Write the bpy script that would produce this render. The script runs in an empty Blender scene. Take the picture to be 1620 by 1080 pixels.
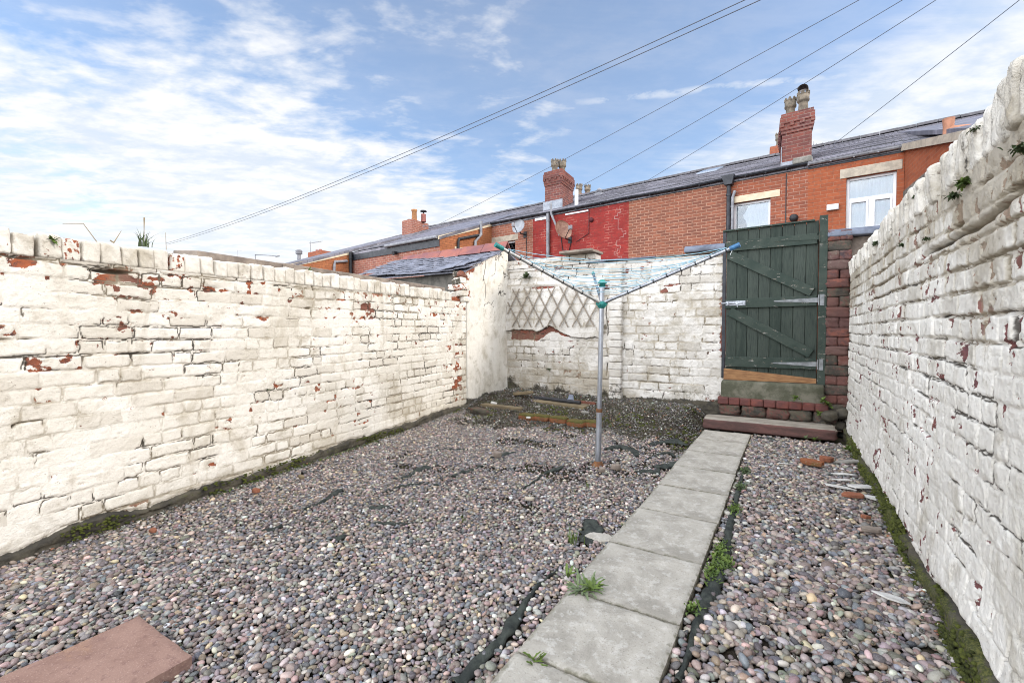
SUN_E, SUN_ANG, SKY_S, EXPO = .80, 11.0, .15, 1.28
CL0, CL1, CLB, SKYTINT, FILL_GAIN, OPP = .56, .92, 2.95, (.56, .61, .655), 1.75, 2.2
import bpy, bmesh, math, random
import numpy as np
from mathutils import Vector, Matrix

random.seed(11)
RNG = np.random.default_rng(11)
SC = bpy.context.scene
COL = SC.collection
R = math.radians
YAW, PITCH, FPX = R(31.4), R(1.6), 720.0

# ------------------------------------------------------------------ camera geometry helpers
RIGHT = Vector((math.cos(YAW), math.sin(YAW), 0))
FWD0 = Vector((-math.sin(YAW), math.cos(YAW), 0))
FWD = FWD0 * math.cos(PITCH) + Vector((0, 0, -math.sin(PITCH)))
UP = FWD0 * math.sin(PITCH) + Vector((0, 0, math.cos(PITCH)))
CAM = Vector((0, 0, 1))

def ray(px, py):
    return RIGHT * ((px - 810) / FPX) + UP * ((540 - py) / FPX) + FWD

def G(px, py, z=0.0):                       # point of the ground seen at a photo position
    d = ray(px, py)
    return CAM + d * ((z - CAM.z) / d.z)

def PL(px, py, p0, n):                      # point of a vertical plane seen at a photo position
    d = ray(px, py); n = Vector((n[0], n[1], 0)); p0 = Vector((p0[0], p0[1], 0))
    return CAM + d * ((p0 - CAM).dot(n) / d.dot(n))

# ------------------------------------------------------------------ numpy noise
def _h(ix, iy, s):
    ix = ix.astype(np.int64); iy = iy.astype(np.int64)
    n = (ix * 374761393 + iy * 668265263 + s * 974634777) & 0xffffffff
    n = ((n ^ (n >> 13)) * 1274126177) & 0xffffffff
    n = ((n ^ (n >> 16)) * 2246822519) & 0xffffffff
    return ((n ^ (n >> 15)) & 0xffffff) / float(0xffffff)

def vn(x, y, s=0):
    x = np.asarray(x, float); y = np.asarray(y, float)
    ix = np.floor(x); iy = np.floor(y); fx = x - ix; fy = y - iy
    fx = fx * fx * (3 - 2 * fx); fy = fy * fy * (3 - 2 * fy)
    a = _h(ix, iy, s); b = _h(ix + 1, iy, s); c = _h(ix, iy + 1, s); d = _h(ix + 1, iy + 1, s)
    return (a + (b - a) * fx) * (1 - fy) + (c + (d - c) * fx) * fy

def fbm(x, y, s=0, o=4):
    t = 0; a = .5; n = 0
    for i in range(o):
        t = t + a * vn(x * 2 ** i + 17.3 * i, y * 2 ** i - 9.1 * i, s + i); n += a; a *= .5
    return t / n

def ss(a, b, x):
    t = np.clip((x - a) / (b - a), 0, 1)
    return t * t * (3 - 2 * t)

# ------------------------------------------------------------------ object helpers
def tag(o, label=None, cat=None, group=None, kind=None):
    if label: o['label'] = label
    if cat: o['category'] = cat
    if group: o['group'] = group
    if kind: o['kind'] = kind
    return o

def thing(name, label, cat, loc=(0, 0, 0), rz=0.0, group=None):
    o = bpy.data.objects.new(name, None); COL.objects.link(o)
    o.location = loc; o.rotation_euler = (0, 0, rz); o.empty_display_size = .1
    return tag(o, label, cat, group)

def np_mesh(name, verts, faces, m, parent=None, attrs=None, smooth=True, loc=None):
    """faces: list of (n,k) int arrays"""
    me = bpy.data.meshes.new(name)
    verts = np.asarray(verts, np.float32)
    me.vertices.add(len(verts)); me.vertices.foreach_set('co', verts.ravel())
    li = np.concatenate([np.asarray(f, np.int32).ravel() for f in faces])
    tot = np.concatenate([np.full(len(f), np.asarray(f).shape[1], np.int32) for f in faces])
    st = np.concatenate([[0], np.cumsum(tot)[:-1]]).astype(np.int32)
    me.loops.add(len(li)); me.loops.foreach_set('vertex_index', li)
    me.polygons.add(len(tot)); me.polygons.foreach_set('loop_start', st)
    me.polygons.foreach_set('loop_total', tot)
    if smooth: me.polygons.foreach_set('use_smooth', np.ones(len(tot), bool))
    for k, v in (attrs or {}).items():
        v = np.asarray(v, np.float32)
        if v.ndim == 1:
            a = me.attributes.new(k, 'FLOAT', 'POINT'); a.data.foreach_set('value', v)
        else:
            a = me.attributes.new(k, 'FLOAT_COLOR', 'POINT')
            if v.shape[1] == 3: v = np.concatenate([v, np.ones((len(v), 1), np.float32)], 1)
            a.data.foreach_set('color', v.ravel())
    me.update(); me.validate()
    o = bpy.data.objects.new(name, me); COL.objects.link(o)
    if m: me.materials.append(m)
    if parent: o.parent = parent
    if loc is not None: o.location = loc
    return o

class MB:
    """collects boxes, prisms and tubes into one mesh"""
    def __init__(s): s.v = []; s.f = []; s.sm = []
    def add(s, vs, fs, smooth=False):
        n = len(s.v); s.v += [tuple(v) for v in vs]
        s.f += [tuple(i + n for i in f) for f in fs]; s.sm += [smooth] * len(fs); return s
    def box(s, x0, x1, y0, y1, z0, z1, M=None):
        vs = [Vector(p) for p in ((x0, y0, z0), (x1, y0, z0), (x1, y1, z0), (x0, y1, z0),
                                  (x0, y0, z1), (x1, y0, z1), (x1, y1, z1), (x0, y1, z1))]
        if M: vs = [M @ v for v in vs]
        return s.hexa(vs)
    def hexa(s, vs):
        return s.add(vs, [(0, 3, 2, 1), (4, 5, 6, 7), (0, 1, 5, 4), (1, 2, 6, 5), (2, 3, 7, 6), (3, 0, 4, 7)])
    def prism(s, poly, axis, a, b):        # poly: 2D points, extruded along axis 'x','y','z'
        n = len(poly)
        def p(q, t): return {'x': (t, q[0], q[1]), 'y': (q[0], t, q[1]), 'z': (q[0], q[1], t)}[axis]
        vs = [p(q, a) for q in poly] + [p(q, b) for q in poly]
        fs = [tuple(range(n))[::-1], tuple(range(n, 2 * n))] + [(i, (i + 1) % n, n + (i + 1) % n, n + i) for i in range(n)]
        return s.add(vs, fs)
    def tube(s, pts, r, n=10, cap=True):
        pts = [Vector(p) for p in pts]; rs = r if hasattr(r, '__len__') else [r] * len(pts)
        vs = []; u = None
        for i, p in enumerate(pts):
            t = (pts[min(i + 1, len(pts) - 1)] - pts[max(i - 1, 0)]).normalized()
            if u is None:
                u = t.orthogonal().normalized()
            else:
                u = (u - t * u.dot(t)).normalized()
            w = t.cross(u)
            vs += [p + (u * math.cos(2 * math.pi * k / n) + w * math.sin(2 * math.pi * k / n)) * rs[i] for k in range(n)]
        fs = []
        for i in range(len(pts) - 1):
            fs += [(i * n + k, i * n + (k + 1) % n, (i + 1) * n + (k + 1) % n, (i + 1) * n + k) for k in range(n)]
        s.add(vs, fs, True)
        if cap:
            s.add(vs[:n], [tuple(range(n))[::-1]]); s.add(vs[-n:], [tuple(range(n))])
        return s
    def lathe(s, prof, n=14, c=(0, 0, 0)):
        vs = []
        for r_, z in prof: vs += [(c[0] + r_ * math.cos(2 * math.pi * k / n), c[1] + r_ * math.sin(2 * math.pi * k / n), c[2] + z) for k in range(n)]
        fs = []
        for i in range(len(prof) - 1):
            fs += [(i * n + k, i * n + (k + 1) % n, (i + 1) * n + (k + 1) % n, (i + 1) * n + k) for k in range(n)]
        return s.add(vs, fs, True)
    def build(s, name, m, parent=None, bevel=0, seg=2, loc=None, rz=0):
        me = bpy.data.meshes.new(name); me.from_pydata(s.v, [], s.f)
        me.polygons.foreach_set('use_smooth', s.sm); me.update()
        o = bpy.data.objects.new(name, me); COL.objects.link(o)
        if m: me.materials.append(m)
        if parent: o.parent = parent
        if loc is not None: o.location = loc
        if rz: o.rotation_euler.z = rz
        if bevel:
            b = o.modifiers.new('bevel', 'BEVEL'); b.width = bevel; b.segments = seg; b.limit_method = 'ANGLE'; b.angle_limit = R(40)
        return o

# ------------------------------------------------------------------ material helpers
class Sh:
    def __init__(s, name, rough=.8, spec=.3):
        s.m = bpy.data.materials.new(name); s.m.use_nodes = True
        s.t = s.m.node_tree; s.t.nodes.clear()
        s.out = s.n('ShaderNodeOutputMaterial'); s.b = s.n('ShaderNodeBsdfPrincipled')
        s.b.inputs['Roughness'].default_value = rough
        s.b.inputs['Specular IOR Level'].default_value = spec
        s.l(s.b.outputs[0], s.out.inputs[0]); s._tc = None
    def n(s, t, **k):
        nd = s.t.nodes.new(t)
        for a, b in k.items(): setattr(nd, a, b)
        return nd
    def l(s, a, b): s.t.links.new(a, b)
    def set(s, sock, v):
        if isinstance(v, bpy.types.NodeSocket): s.l(v, sock)
        elif v is not None:
            if hasattr(v, '__len__') and len(v) == 3 and sock.type == 'RGBA': v = (*v, 1)
            sock.default_value = v
    def obj(s):
        if s._tc is None: s._tc = s.n('ShaderNodeTexCoord')
        return s._tc.outputs['Object']
    def noise(s, scale, detail=4, rough=.55, vec=None, dist=0, stretch=None):
        nd = s.n('ShaderNodeTexNoise'); v = vec or s.obj()
        if stretch:
            mp = s.n('ShaderNodeMapping'); mp.inputs['Scale'].default_value = stretch; s.l(v, mp.inputs[0]); v = mp.outputs[0]
        s.l(v, nd.inputs['Vector']); nd.inputs['Scale'].default_value = scale; nd.inputs['Detail'].default_value = detail
        nd.inputs['Roughness'].default_value = rough; nd.inputs['Distortion'].default_value = dist
        if s.gain == 1: return nd.outputs[0]
        r_ = s.n('ShaderNodeMapRange'); s.l(nd.outputs[0], r_.inputs[0]); h_ = .5 / s.gain
        r_.inputs[1].default_value = .5 - h_; r_.inputs[2].default_value = .5 + h_
        return r_.outputs[0]
    gain = 1.6
    def voro(s, scale, vec=None, feat='F1', out=0):
        nd = s.n('ShaderNodeTexVoronoi', feature=feat); s.l(vec or s.obj(), nd.inputs['Vector']); nd.inputs['Scale'].default_value = scale
        return nd.outputs[out]
    def attr(s, name, out=2):
        nd = s.n('ShaderNodeAttribute', attribute_name=name); return nd.outputs[out]
    def mr(s, v, a, b, c=0, d=1, smooth=True):
        nd = s.n('ShaderNodeMapRange'); nd.interpolation_type = 'SMOOTHSTEP' if smooth else 'LINEAR'
        s.set(nd.inputs[0], v)
        for i, q in enumerate((a, b, c, d)): nd.inputs[i + 1].default_value = q
        return nd.outputs[0]
    def ma(s, op, a, b=None, c=None):
        nd = s.n('ShaderNodeMath', operation=op); s.set(nd.inputs[0], a); s.set(nd.inputs[1], b)
        if c is not None: s.set(nd.inputs[2], c)
        return nd.outputs[0]
    def mix(s, f, a, b, mode='MIX'):
        nd = s.n('ShaderNodeMix', data_type='RGBA', blend_type=mode)
        s.set(nd.inputs[0], f); s.set(nd.inputs[6], a); s.set(nd.inputs[7], b); return nd.outputs[2]
    def ramp(s, f, stops):
        nd = s.n('ShaderNodeValToRGB'); e = nd.color_ramp.elements
        while len(e) < len(stops): e.new(.5)
        for q, (p, c) in zip(e, stops): q.position = p; q.color = (*c, 1)
        s.l(f, nd.inputs[0]); return nd.outputs[0]
    def bump(s, h, strength=.5, dist=.005):
        nd = s.n('ShaderNodeBump'); nd.inputs['Strength'].default_value = strength; nd.inputs['Distance'].default_value = dist
        s.l(h, nd.inputs['Height']); s.l(nd.outputs[0], s.b.inputs['Normal']); return nd
    def col(s, c): s.set(s.b.inputs['Base Color'], c); return s
    def rough(s, c): s.set(s.b.inputs['Roughness'], c); return s

def simple(name, c1, c2, scale=12, rough=.7, bump=.3, bscale=60, metal=0, spec=.3, stretch=None, dist=.003):
    s = Sh(name, rough, spec); s.b.inputs['Metallic'].default_value = metal
    s.col(s.mix(s.mr(s.noise(scale, 6, .65, stretch=stretch), .3, .7), c1, c2))
    if bump: s.bump(s.noise(bscale, 5, .6, stretch=stretch), bump, dist)
    return s.m

def painted_brick(name, p1, p2, p3, b1, b2, grime=(.095, .083, .062), chip_at=.5):
    """flaking limewash over brick: masks come from the wall's own relief (attributes)"""
    s = Sh(name, .85, .2)
    n1 = s.noise(2.2, 5, .6); n2 = s.noise(9, 6, .65); n3 = s.noise(45, 5, .7); n4 = s.noise(160, 3, .6)
    paint = s.mix(s.mr(n1, .32, .68), p1, p2)
    paint = s.mix(s.ma('MULTIPLY', s.mr(n2, .52, .85), .8), paint, p3)
    paint = s.mix(s.ma('MULTIPLY', s.mr(s.attr('tone'), .62, 1), .60), paint, p3)
    # yellowed rain streaks and grey bloom
    paint = s.mix(s.ma('MULTIPLY', s.mr(s.noise(3.4, 6, .7, stretch=(1, 1, .55), dist=.8), .52, .80), .60), paint, tuple(q * f for q, f in zip(p3, (.86, .84, .78))))
    pit = s.ma('MULTIPLY', s.mr(s.noise(75, 4, .75), .70, .78), s.mr(s.noise(7, 4, .6), .40, .58))
    paint = s.mix(s.ma('MULTIPLY', pit, .70), paint, (.20, .16, .12))
    # fine specks where the wash has blistered
    sp = s.ma('MULTIPLY', s.mr(n3, .62, .74), s.mr(n2, .45, .65))
    paint = s.mix(s.ma('MULTIPLY', sp, .45), paint, (.36, .31, .25))
    brick = s.mix(s.mr(n2, .3, .7), b1, b2)
    brick = s.mix(s.mr(n3, .5, .75), brick, (.09, .05, .045))
    brick = s.mix(s.mr(s.attr('tone'), .5, 1), brick, (.17, .075, .055))
    c = s.ma('ADD', s.attr('chip'), s.ma('MULTIPLY', s.ma('SUBTRACT', n3, .5), .25))
    c = s.ma('ADD', c, s.ma('MULTIPLY', s.ma('SUBTRACT', n4, .5), .09))
    col = s.mix(s.mr(c, chip_at, chip_at + .035), paint, brick)
    cr = s.ma('ADD', s.attr('crack'), s.ma('MULTIPLY', s.ma('SUBTRACT', n3, .5), .22))
    col = s.mix(s.ma('MULTIPLY', s.mr(cr, .34, .80), .92), col, (.045, .036, .028))
    col = s.mix(s.ma('MULTIPLY', s.mr(s.ma('ADD', s.attr('stain'), s.ma('MULTIPLY', s.ma('SUBTRACT', n2, .5), .8)), .25, 1), .70), col, (.31, .26, .185))
    g = s.ma('ADD', s.attr('grime'), s.ma('ADD', s.ma('MULTIPLY', s.ma('SUBTRACT', n3, .5), .55), s.ma('MULTIPLY', s.ma('SUBTRACT', n2, .5), .35)))
    col = s.mix(s.mr(g, .35, .62), col, s.mix(s.mr(n2, .35, .7), grime, (.05, .045, .038)))
    ms = s.ma('ADD', s.attr('moss'), s.ma('MULTIPLY', s.ma('SUBTRACT', n3, .5), .8))
    col = s.mix(s.ma('MULTIPLY', s.mr(ms, .48, .80), .85), col, s.mix(s.mr(n4, .35, .7), (.04, .05, .014), (.115, .115, .03)))
    s.col(col)
    s.bump(s.ma('ADD', s.ma('ADD', s.ma('MULTIPLY', n3, .8), s.ma('MULTIPLY', n4, .45)), s.ma('MULTIPLY', n2, .25)), .85, .005)
    return s.m

def house_brick(name, c1, c2, mortar, w=.235, h=.0775, ms=.008, bias=0.0, var=.5, wear=None):
    s = Sh(name, .85, .2)
    ge = s.n('ShaderNodeNewGeometry'); vt = s.n('ShaderNodeVectorTransform', vector_type='NORMAL', convert_from='WORLD', convert_to='OBJECT')
    s.l(ge.outputs['Normal'], vt.inputs[0])
    sn = s.n('ShaderNodeSeparateXYZ'); s.l(vt.outputs[0], sn.inputs[0])
    so = s.n('ShaderNodeSeparateXYZ'); s.l(s.obj(), so.inputs[0])
    side = s.ma('GREATER_THAN', s.ma('ABSOLUTE', sn.outputs[0]), .7)
    mx = s.n('ShaderNodeMix', data_type='FLOAT'); s.l(side, mx.inputs[0]); s.l(so.outputs[0], mx.inputs[2]); s.l(so.outputs[1], mx.inputs[3])
    cb = s.n('ShaderNodeCombineXYZ'); s.l(mx.outputs[0], cb.inputs[0]); s.l(so.outputs[2], cb.inputs[1])
    bt = s.n('ShaderNodeTexBrick'); s.l(cb.outputs[0], bt.inputs['Vector'])
    bt.inputs['Scale'].default_value = 1; bt.inputs['Brick Width'].default_value = w; bt.inputs['Row Height'].default_value = h
    bt.inputs['Mortar Size'].default_value = ms; bt.inputs['Mortar Smooth'].default_value = .15; bt.inputs['Bias'].default_value = bias
    s.set(bt.inputs['Color1'], c1); s.set(bt.inputs['Color2'], c2)
    n = s.noise(1.3, 5, .6); n2 = s.noise(14, 5, .65)
    if wear: mo = s.mix(s.mr(s.noise(3.1, 4, .6), .45, .75), mortar, wear)
    else: mo = s.mix(s.mr(n2, .3, .7), mortar, tuple(q * .8 for q in mortar))
    s.l(mo, bt.inputs['Mortar'])
    c = s.mix(s.ma('MULTIPLY', s.mr(n, .3, .75), var), bt.outputs[0], tuple(q * .55 for q in c1))
    c = s.mix(s.ma('MULTIPLY', s.mr(n2, .45, .8), .35), c, (.10, .06, .05))
    s.col(c)
    s.bump(s.ma('ADD', s.ma('MULTIPLY', bt.outputs[1], -1), s.ma('MULTIPLY', n2, .5)), .5, .008)
    return s.m

# ------------------------------------------------------------------ materials
PB_left = painted_brick('cream limewash on brick', (.765, .72, .65), (.695, .645, .565), (.52, .465, .385), (.36, .105, .045), (.24, .075, .04))
PB_right = painted_brick('white limewash on brick', (.765, .73, .67), (.67, .635, .575), (.45, .41, .345), (.22, .085, .075), (.16, .07, .075))
PB_back = painted_brick('grey white limewash on brick', (.69, .655, .61), (.59, .555, .51), (.40, .36, .305), (.30, .10, .065), (.22, .085, .07))
RAW = painted_brick('old dark red brick', (.145, .064, .052), (.095, .05, .046), (.12, .08, .07), (.20, .075, .055), (.045, .034, .04))
STEPBRICK = simple('red engineering brick', (.16, .05, .038), (.10, .038, .034), 9, .7, .5, 70)
STONE_G = simple('weathered grey stone', (.30, .28, .25), (.17, .16, .14), 5, .85, .7, 40)
STONE_B = simple('brown sandstone', (.27, .22, .18), (.15, .12, .10), 6, .85, .7, 45)
CONC = simple('mossy grey concrete', (.16, .15, .115), (.075, .075, .05), 7, .9, .7, 60)
SLATE_BL = simple('blue grey coping slate', (.16, .18, .23), (.085, .095, .125), 6, .5, .35, 40)
def slate_mat():
    s = Sh('purple grey roof slate', .5, .35)
    bt = s.n('ShaderNodeTexBrick'); s.l(s.obj(), bt.inputs['Vector']); bt.inputs['Scale'].default_value = 1; bt.inputs['Brick Width'].default_value = .27; bt.inputs['Row Height'].default_value = .20
    bt.inputs['Mortar Size'].default_value = .006; bt.inputs['Mortar Smooth'].default_value = .3; bt.inputs['Bias'].default_value = 0
    s.set(bt.inputs['Color1'], (.24, .225, .26)); s.set(bt.inputs['Color2'], (.12, .115, .14)); s.set(bt.inputs['Mortar'], (.05, .05, .055))
    n = s.noise(1.1, 5, .65); n2 = s.noise(9, 5, .7)
    c = s.mix(s.ma('MULTIPLY', s.mr(n, .35, .75), .5), bt.outputs[0], (.10, .095, .10)); c = s.mix(s.ma('MULTIPLY', s.mr(n2, .6, .9), .5), c, (.27, .26, .25))
    s.col(c); s.bump(s.ma('ADD', s.ma('MULTIPLY', bt.outputs[1], -1), n2), .4, .006); return s.m
SLATE = slate_mat()
SLATE2 = simple('blue slate on outhouse', (.23, .235, .28), (.125, .13, .16), 9, .5, .4, 50)
RIDGE = simple('weathered ridge tile', (.15, .14, .15), (.09, .085, .09), 6, .8, .5, 30)
TERRA = simple('red terracotta ridge tile', (.33, .12, .09), (.19, .085, .09), 2.5, .75, .4, 50)
POT = simple('buff chimney pot clay', (.24, .195, .145), (.12, .10, .078), 9, .85, .4, 50)
POT2 = simple('orange chimney pot clay', (.42, .20, .08), (.29, .14, .065), 9, .8, .4, 50)
LEAD = simple('lead flashing', (.34, .36, .40), (.22, .24, .28), 8, .5, .3, 30)
BLACKPL = simple('black gutter plastic', (.018, .02, .026), (.04, .042, .05), 7, .4, .2, 40)
GREYPL = simple('grey gutter plastic', (.30, .30, .32), (.20, .20, .22), 7, .5, .2, 40)
UPVC = simple('white window plastic', (.80, .81, .83), (.72, .73, .75), 5, .35, 0)
LINTEL = simple('pale stone lintel', (.50, .43, .34), (.36, .31, .25), 6, .85, .5, 40)
LINTEL2 = simple('cream painted lintel', (.68, .58, .42), (.58, .48, .34), 6, .8, .3, 40)
GALV = simple('galvanised steel tube', (.44, .46, .50), (.26, .27, .30), 22, .38, .15, 80, metal=.75, stretch=(1, 1, .25))
ALU = simple('dull aluminium', (.50, .50, .49), (.33, .33, .32), 30, .45, .15, 80, metal=.6)
RUST = simple('rusty steel', (.22, .10, .04), (.12, .055, .03), 30, .9, .6, 80)
TEALPL = simple('teal plastic hub', (.03, .24, .21), (.02, .16, .15), 20, .4, .1, 60)
BLUEPL = simple('blue plastic end', (.05, .17, .34), (.04, .11, .22), 20, .4, .1, 60)
LINEBL = simple('pale blue clothes line', (.30, .52, .62), (.24, .44, .55), 20, .5, 0)
FABRIC = simple('black weed membrane', (.026, .030, .027), (.055, .062, .052), 25, .85, .9, 220)
STRAP = simple('dull galvanised strap', (.25, .26, .27), (.15, .155, .16), 14, .6, .3, 60, metal=.2)
DARKPL = simple('dark plastic', (.02, .02, .022), (.035, .035, .04), 20, .5, .2, 60)
DISH_G = simple('grey dish enamel', (.34, .35, .37), (.26, .27, .29), 8, .5, .1, 40)
DISH_R = simple('rusty dish enamel', (.34, .20, .14), (.22, .11, .08), 7, .6, .2, 40)
CABLE = simple('dark overhead cable', (.12, .13, .16), (.10, .11, .14), 5, .6, 0)
CURTAIN = simple('grey curtain', (.14, .15, .18), (.09, .10, .125), 10, .9, .4, 30, stretch=(6, 6, .4))
NET = simple('white window blind', (.88, .88, .90), (.80, .81, .84), 4, .8, .3, 20, stretch=(8, 8, .3))
RENDER_G = simple('grey cement render', (.22, .205, .18), (.12, .112, .10), 5, .9, .6, 30)
LATH = simple('grey weathered lath', (.33, .28, .225), (.20, .17, .14), 12, .85, .6, 60, stretch=(1, 1, 4))
TIMBER = None

def glass():
    s = Sh('window glass', .02, .6); tr = s.n('ShaderNodeBsdfTransparent'); gl = s.n('ShaderNodeBsdfGlossy'); gl.inputs['Roughness'].default_value = .02
    fr = s.n('ShaderNodeFresnel'); fr.inputs[0].default_value = 1.9; mx = s.n('ShaderNodeMixShader'); tr.inputs[0].default_value = (.88, .92, .95, 1)
    s.l(fr.outputs[0], mx.inputs[0]); s.l(tr.outputs[0], mx.inputs[1]); s.l(gl.outputs[0], mx.inputs[2]); s.l(mx.outputs[0], s.out.inputs[0]); return s.m
GLASS = glass()
def step_mat():
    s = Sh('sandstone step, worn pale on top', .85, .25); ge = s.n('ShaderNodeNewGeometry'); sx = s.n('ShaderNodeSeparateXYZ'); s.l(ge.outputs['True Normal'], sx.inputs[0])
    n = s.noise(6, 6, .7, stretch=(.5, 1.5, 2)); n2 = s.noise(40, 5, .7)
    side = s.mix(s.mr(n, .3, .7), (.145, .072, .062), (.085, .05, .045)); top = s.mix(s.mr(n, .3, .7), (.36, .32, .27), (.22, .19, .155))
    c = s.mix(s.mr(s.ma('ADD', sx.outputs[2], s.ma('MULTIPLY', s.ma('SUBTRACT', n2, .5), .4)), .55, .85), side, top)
    c = s.mix(s.ma('MULTIPLY', s.mr(n2, .6, .9), .5), c, (.06, .055, .035)); s.col(c); s.bump(s.ma('ADD', n, n2), .6, .006); return s.m

def green_paint():
    s = Sh('flaking dark green paint', .6, .2)
    n1 = s.noise(6, 5, .6, stretch=(3, 3, .5)); n2 = s.noise(30, 6, .7, stretch=(2.2, 2.2, .5)); n3 = s.noise(90, 4, .7)
    c = s.mix(s.mr(n1, .3, .7), (.021, .031, .0245), (.035, .047, .037))
    sx = s.n('ShaderNodeSeparateXYZ'); s.l(s.obj(), sx.inputs[0]); wn_ = s.n('ShaderNodeTexWhiteNoise', noise_dimensions='1D'); s.l(s.ma('FLOOR', s.ma('MULTIPLY', s.ma('ADD', sx.outputs[0], .42), 9.581)), wn_.inputs['W'])
    c = s.mix(s.ma('MULTIPLY', wn_.outputs[0], .55), c, (.055, .066, .055))
    c = s.mix(s.mr(s.noise(70, 3, .5, stretch=(3, 3, .12)), .50, .85), c, (.010, .016, .014))
    bare = s.mr(s.ma('ADD', s.ma('MULTIPLY', n2, .65), s.ma('MULTIPLY', n3, .35)), .70, .75)
    c = s.mix(s.ma('MULTIPLY', bare, .8), c, s.mix(s.mr(n3, .35, .65), (.36, .37, .37), (.20, .17, .14)))
    s.col(c); s.bump(s.ma('ADD', n2, s.ma('MULTIPLY', bare, -.6)), .4, .003); return s.m
GREEN = green_paint()

def green_trim():
    s = Sh('worn green paint on rail', .6, .2)
    n1 = s.noise(7, 5, .6); n2 = s.noise(16, 7, .72, stretch=(.7, 2, 2.2)); n3 = s.noise(90, 4, .7)
    c = s.mix(s.mr(n1, .3, .7), (.024, .037, .0295), (.039, .052, .042))
    bare = s.mr(s.ma('ADD', s.ma('MULTIPLY', n2, .75), s.ma('MULTIPLY', n3, .25)), .625, .675)
    c = s.mix(s.ma('MULTIPLY', bare, .85), c, s.mix(s.mr(n3, .35, .65), (.40, .41, .41), (.20, .16, .12)))
    s.col(c); s.bump(s.ma('ADD', n2, s.ma('MULTIPLY', bare, -.6)), .4, .003); return s.m
GREENT = green_trim()

def new_timber():
    s = Sh('fresh orange pine', .7, .25)
    g = s.noise(9, 6, .6, stretch=(1, 4, 9), dist=.6)
    c = s.mix(s.mr(g, .3, .7), (.31, .165, .075), (.19, .092, .042))
    kn = s.voro(3.0); c = s.mix(s.mr(kn, .05, .16, 1, 0), c, (.06, .025, .012))
    s.col(c); s.bump(g, .3, .003); return s.m
PINE = new_timber()

def slab_mat():
    s = Sh('riven concrete flag', .85, .25)
    a = s.noise(3.2, 6, .6, dist=1.2); b = s.noise(22, 6, .7); c3 = s.noise(120, 4, .7)
    c = s.mix(s.mr(a, .3, .7), (.435, .40, .345), (.29, .265, .225))
    c = s.mix(s.ma('MULTIPLY', s.mr(b, .5, .7), .6), c, (.54, .51, .46))
    c = s.mix(s.ma('MULTIPLY', s.mr(c3, .58, .80), .55), c, (.17, .15, .125))
    mo = s.mr(s.ma('ADD', s.attr('edge'), s.ma('MULTIPLY', s.ma('SUBTRACT', b, .5), 1.3)), .55, .95)
    c = s.mix(s.ma('MULTIPLY', mo, .75), c, (.115, .105, .06))
    s.col(c); s.bump(s.ma('ADD', b, s.ma('MULTIPLY', c3, .5)), .5, .003); return s.m
SLAB = slab_mat()

def red_slab_mat():
    s = Sh('pink red paving slab', .8, .25)
    a = s.noise(4, 6, .6, dist=.5); b = s.noise(30, 6, .7); d = s.noise(180, 3, .7)
    c = s.mix(s.mr(a, .3, .7), (.30, .185, .145), (.235, .138, .108))
    c = s.mix(s.ma('MULTIPLY', s.mr(a, .58, .72), .5), c, (.40, .24, .15))
    c = s.mix(s.ma('MULTIPLY', s.mr(b, .52, .72), .45), c, (.16, .085, .075))
    c = s.mix(s.ma('MULTIPLY', s.mr(d, .58, .8), .6), c, (.44, .30, .25))
    s.col(c); s.bump(s.ma('ADD', b, s.ma('MULTIPLY', d, .6)), .35, .002); return s.m
REDSLAB = red_slab_mat()

def pebble_mat():
    s = Sh('river pebbles', .55, .4)
    n = s.noise(90, 4, .7); n2 = s.noise(400, 3, .6)
    c = s.attr('col', 0)
    c = s.mix(s.ma('MULTIPLY', s.mr(n, .42, .72), .35), c, s.mix(.5, c, (.06, .055, .06)))
    c = s.mix(s.ma('MULTIPLY', s.mr(n2, .55, .75), .25), c, (.5, .48, .46))
    s.col(c); s.rough(s.mr(n, .3, .7, .42, .7)); return s.m
PEB = pebble_mat()

def soil_mat():
    s = Sh('dark soil', .95, .15)
    n = s.noise(3, 6, .65); n2 = s.noise(35, 6, .75); n3 = s.noise(130, 4, .7)
    c = s.mix(s.mr(n, .35, .65), (.035, .028, .022), (.062, .05, .036))
    c = s.mix(s.mr(n2, .55, .75), c, (.10, .085, .06))
    c = s.mix(s.ma('MULTIPLY', s.mr(s.noise(6, 5, .7), .56, .68), s.mr(n3, .35, .6)), c, (.05, .06, .015))
    s.col(c); s.bump(s.ma('ADD', n2, s.ma('MULTIPLY', n3, .4)), .9, .012); return s.m
SOIL = soil_mat()

def leafm(name, a, b):
    s = Sh(name, .55, .3); s.col(s.mix(s.mr(s.noise(14, 3, .6), .3, .7), a, b))
    s.b.inputs['Subsurface Weight'].default_value = 0
    return s.m
LEAF = leafm('fresh green leaf', (.115, .165, .032), (.06, .095, .02))
LEAF2 = leafm('dull green leaf', (.075, .105, .04), (.05, .07, .03))
DRY = leafm('dry straw stem', (.30, .23, .13), (.20, .15, .09))
MOSS = simple('moss cushion', (.12, .135, .026), (.05, .058, .014), 20, .95, 1, 160, dist=.01)
MOSSB = painted_brick('mossy orange brick', (.28, .10, .045), (.20, .08, .04), (.10, .10, .03), (.33, .13, .05), (.16, .07, .04))
WHITECHIP = simple('white paint flake', (.62, .60, .57), (.46, .44, .41), 12, .8, .4, 50)
BRICKBIT = simple('orange brick fragment', (.27, .10, .055), (.18, .07, .04), 15, .85, .8, 60)
ROT = simple('rotten pale timber', (.25, .19, .11), (.13, .10, .065), 8, .9, .7, 40, stretch=(1, 6, 6))
TANFLAG = simple('tan damp flagstone', (.22, .17, .10), (.13, .10, .062), 5, .9, .6, 40)
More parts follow.
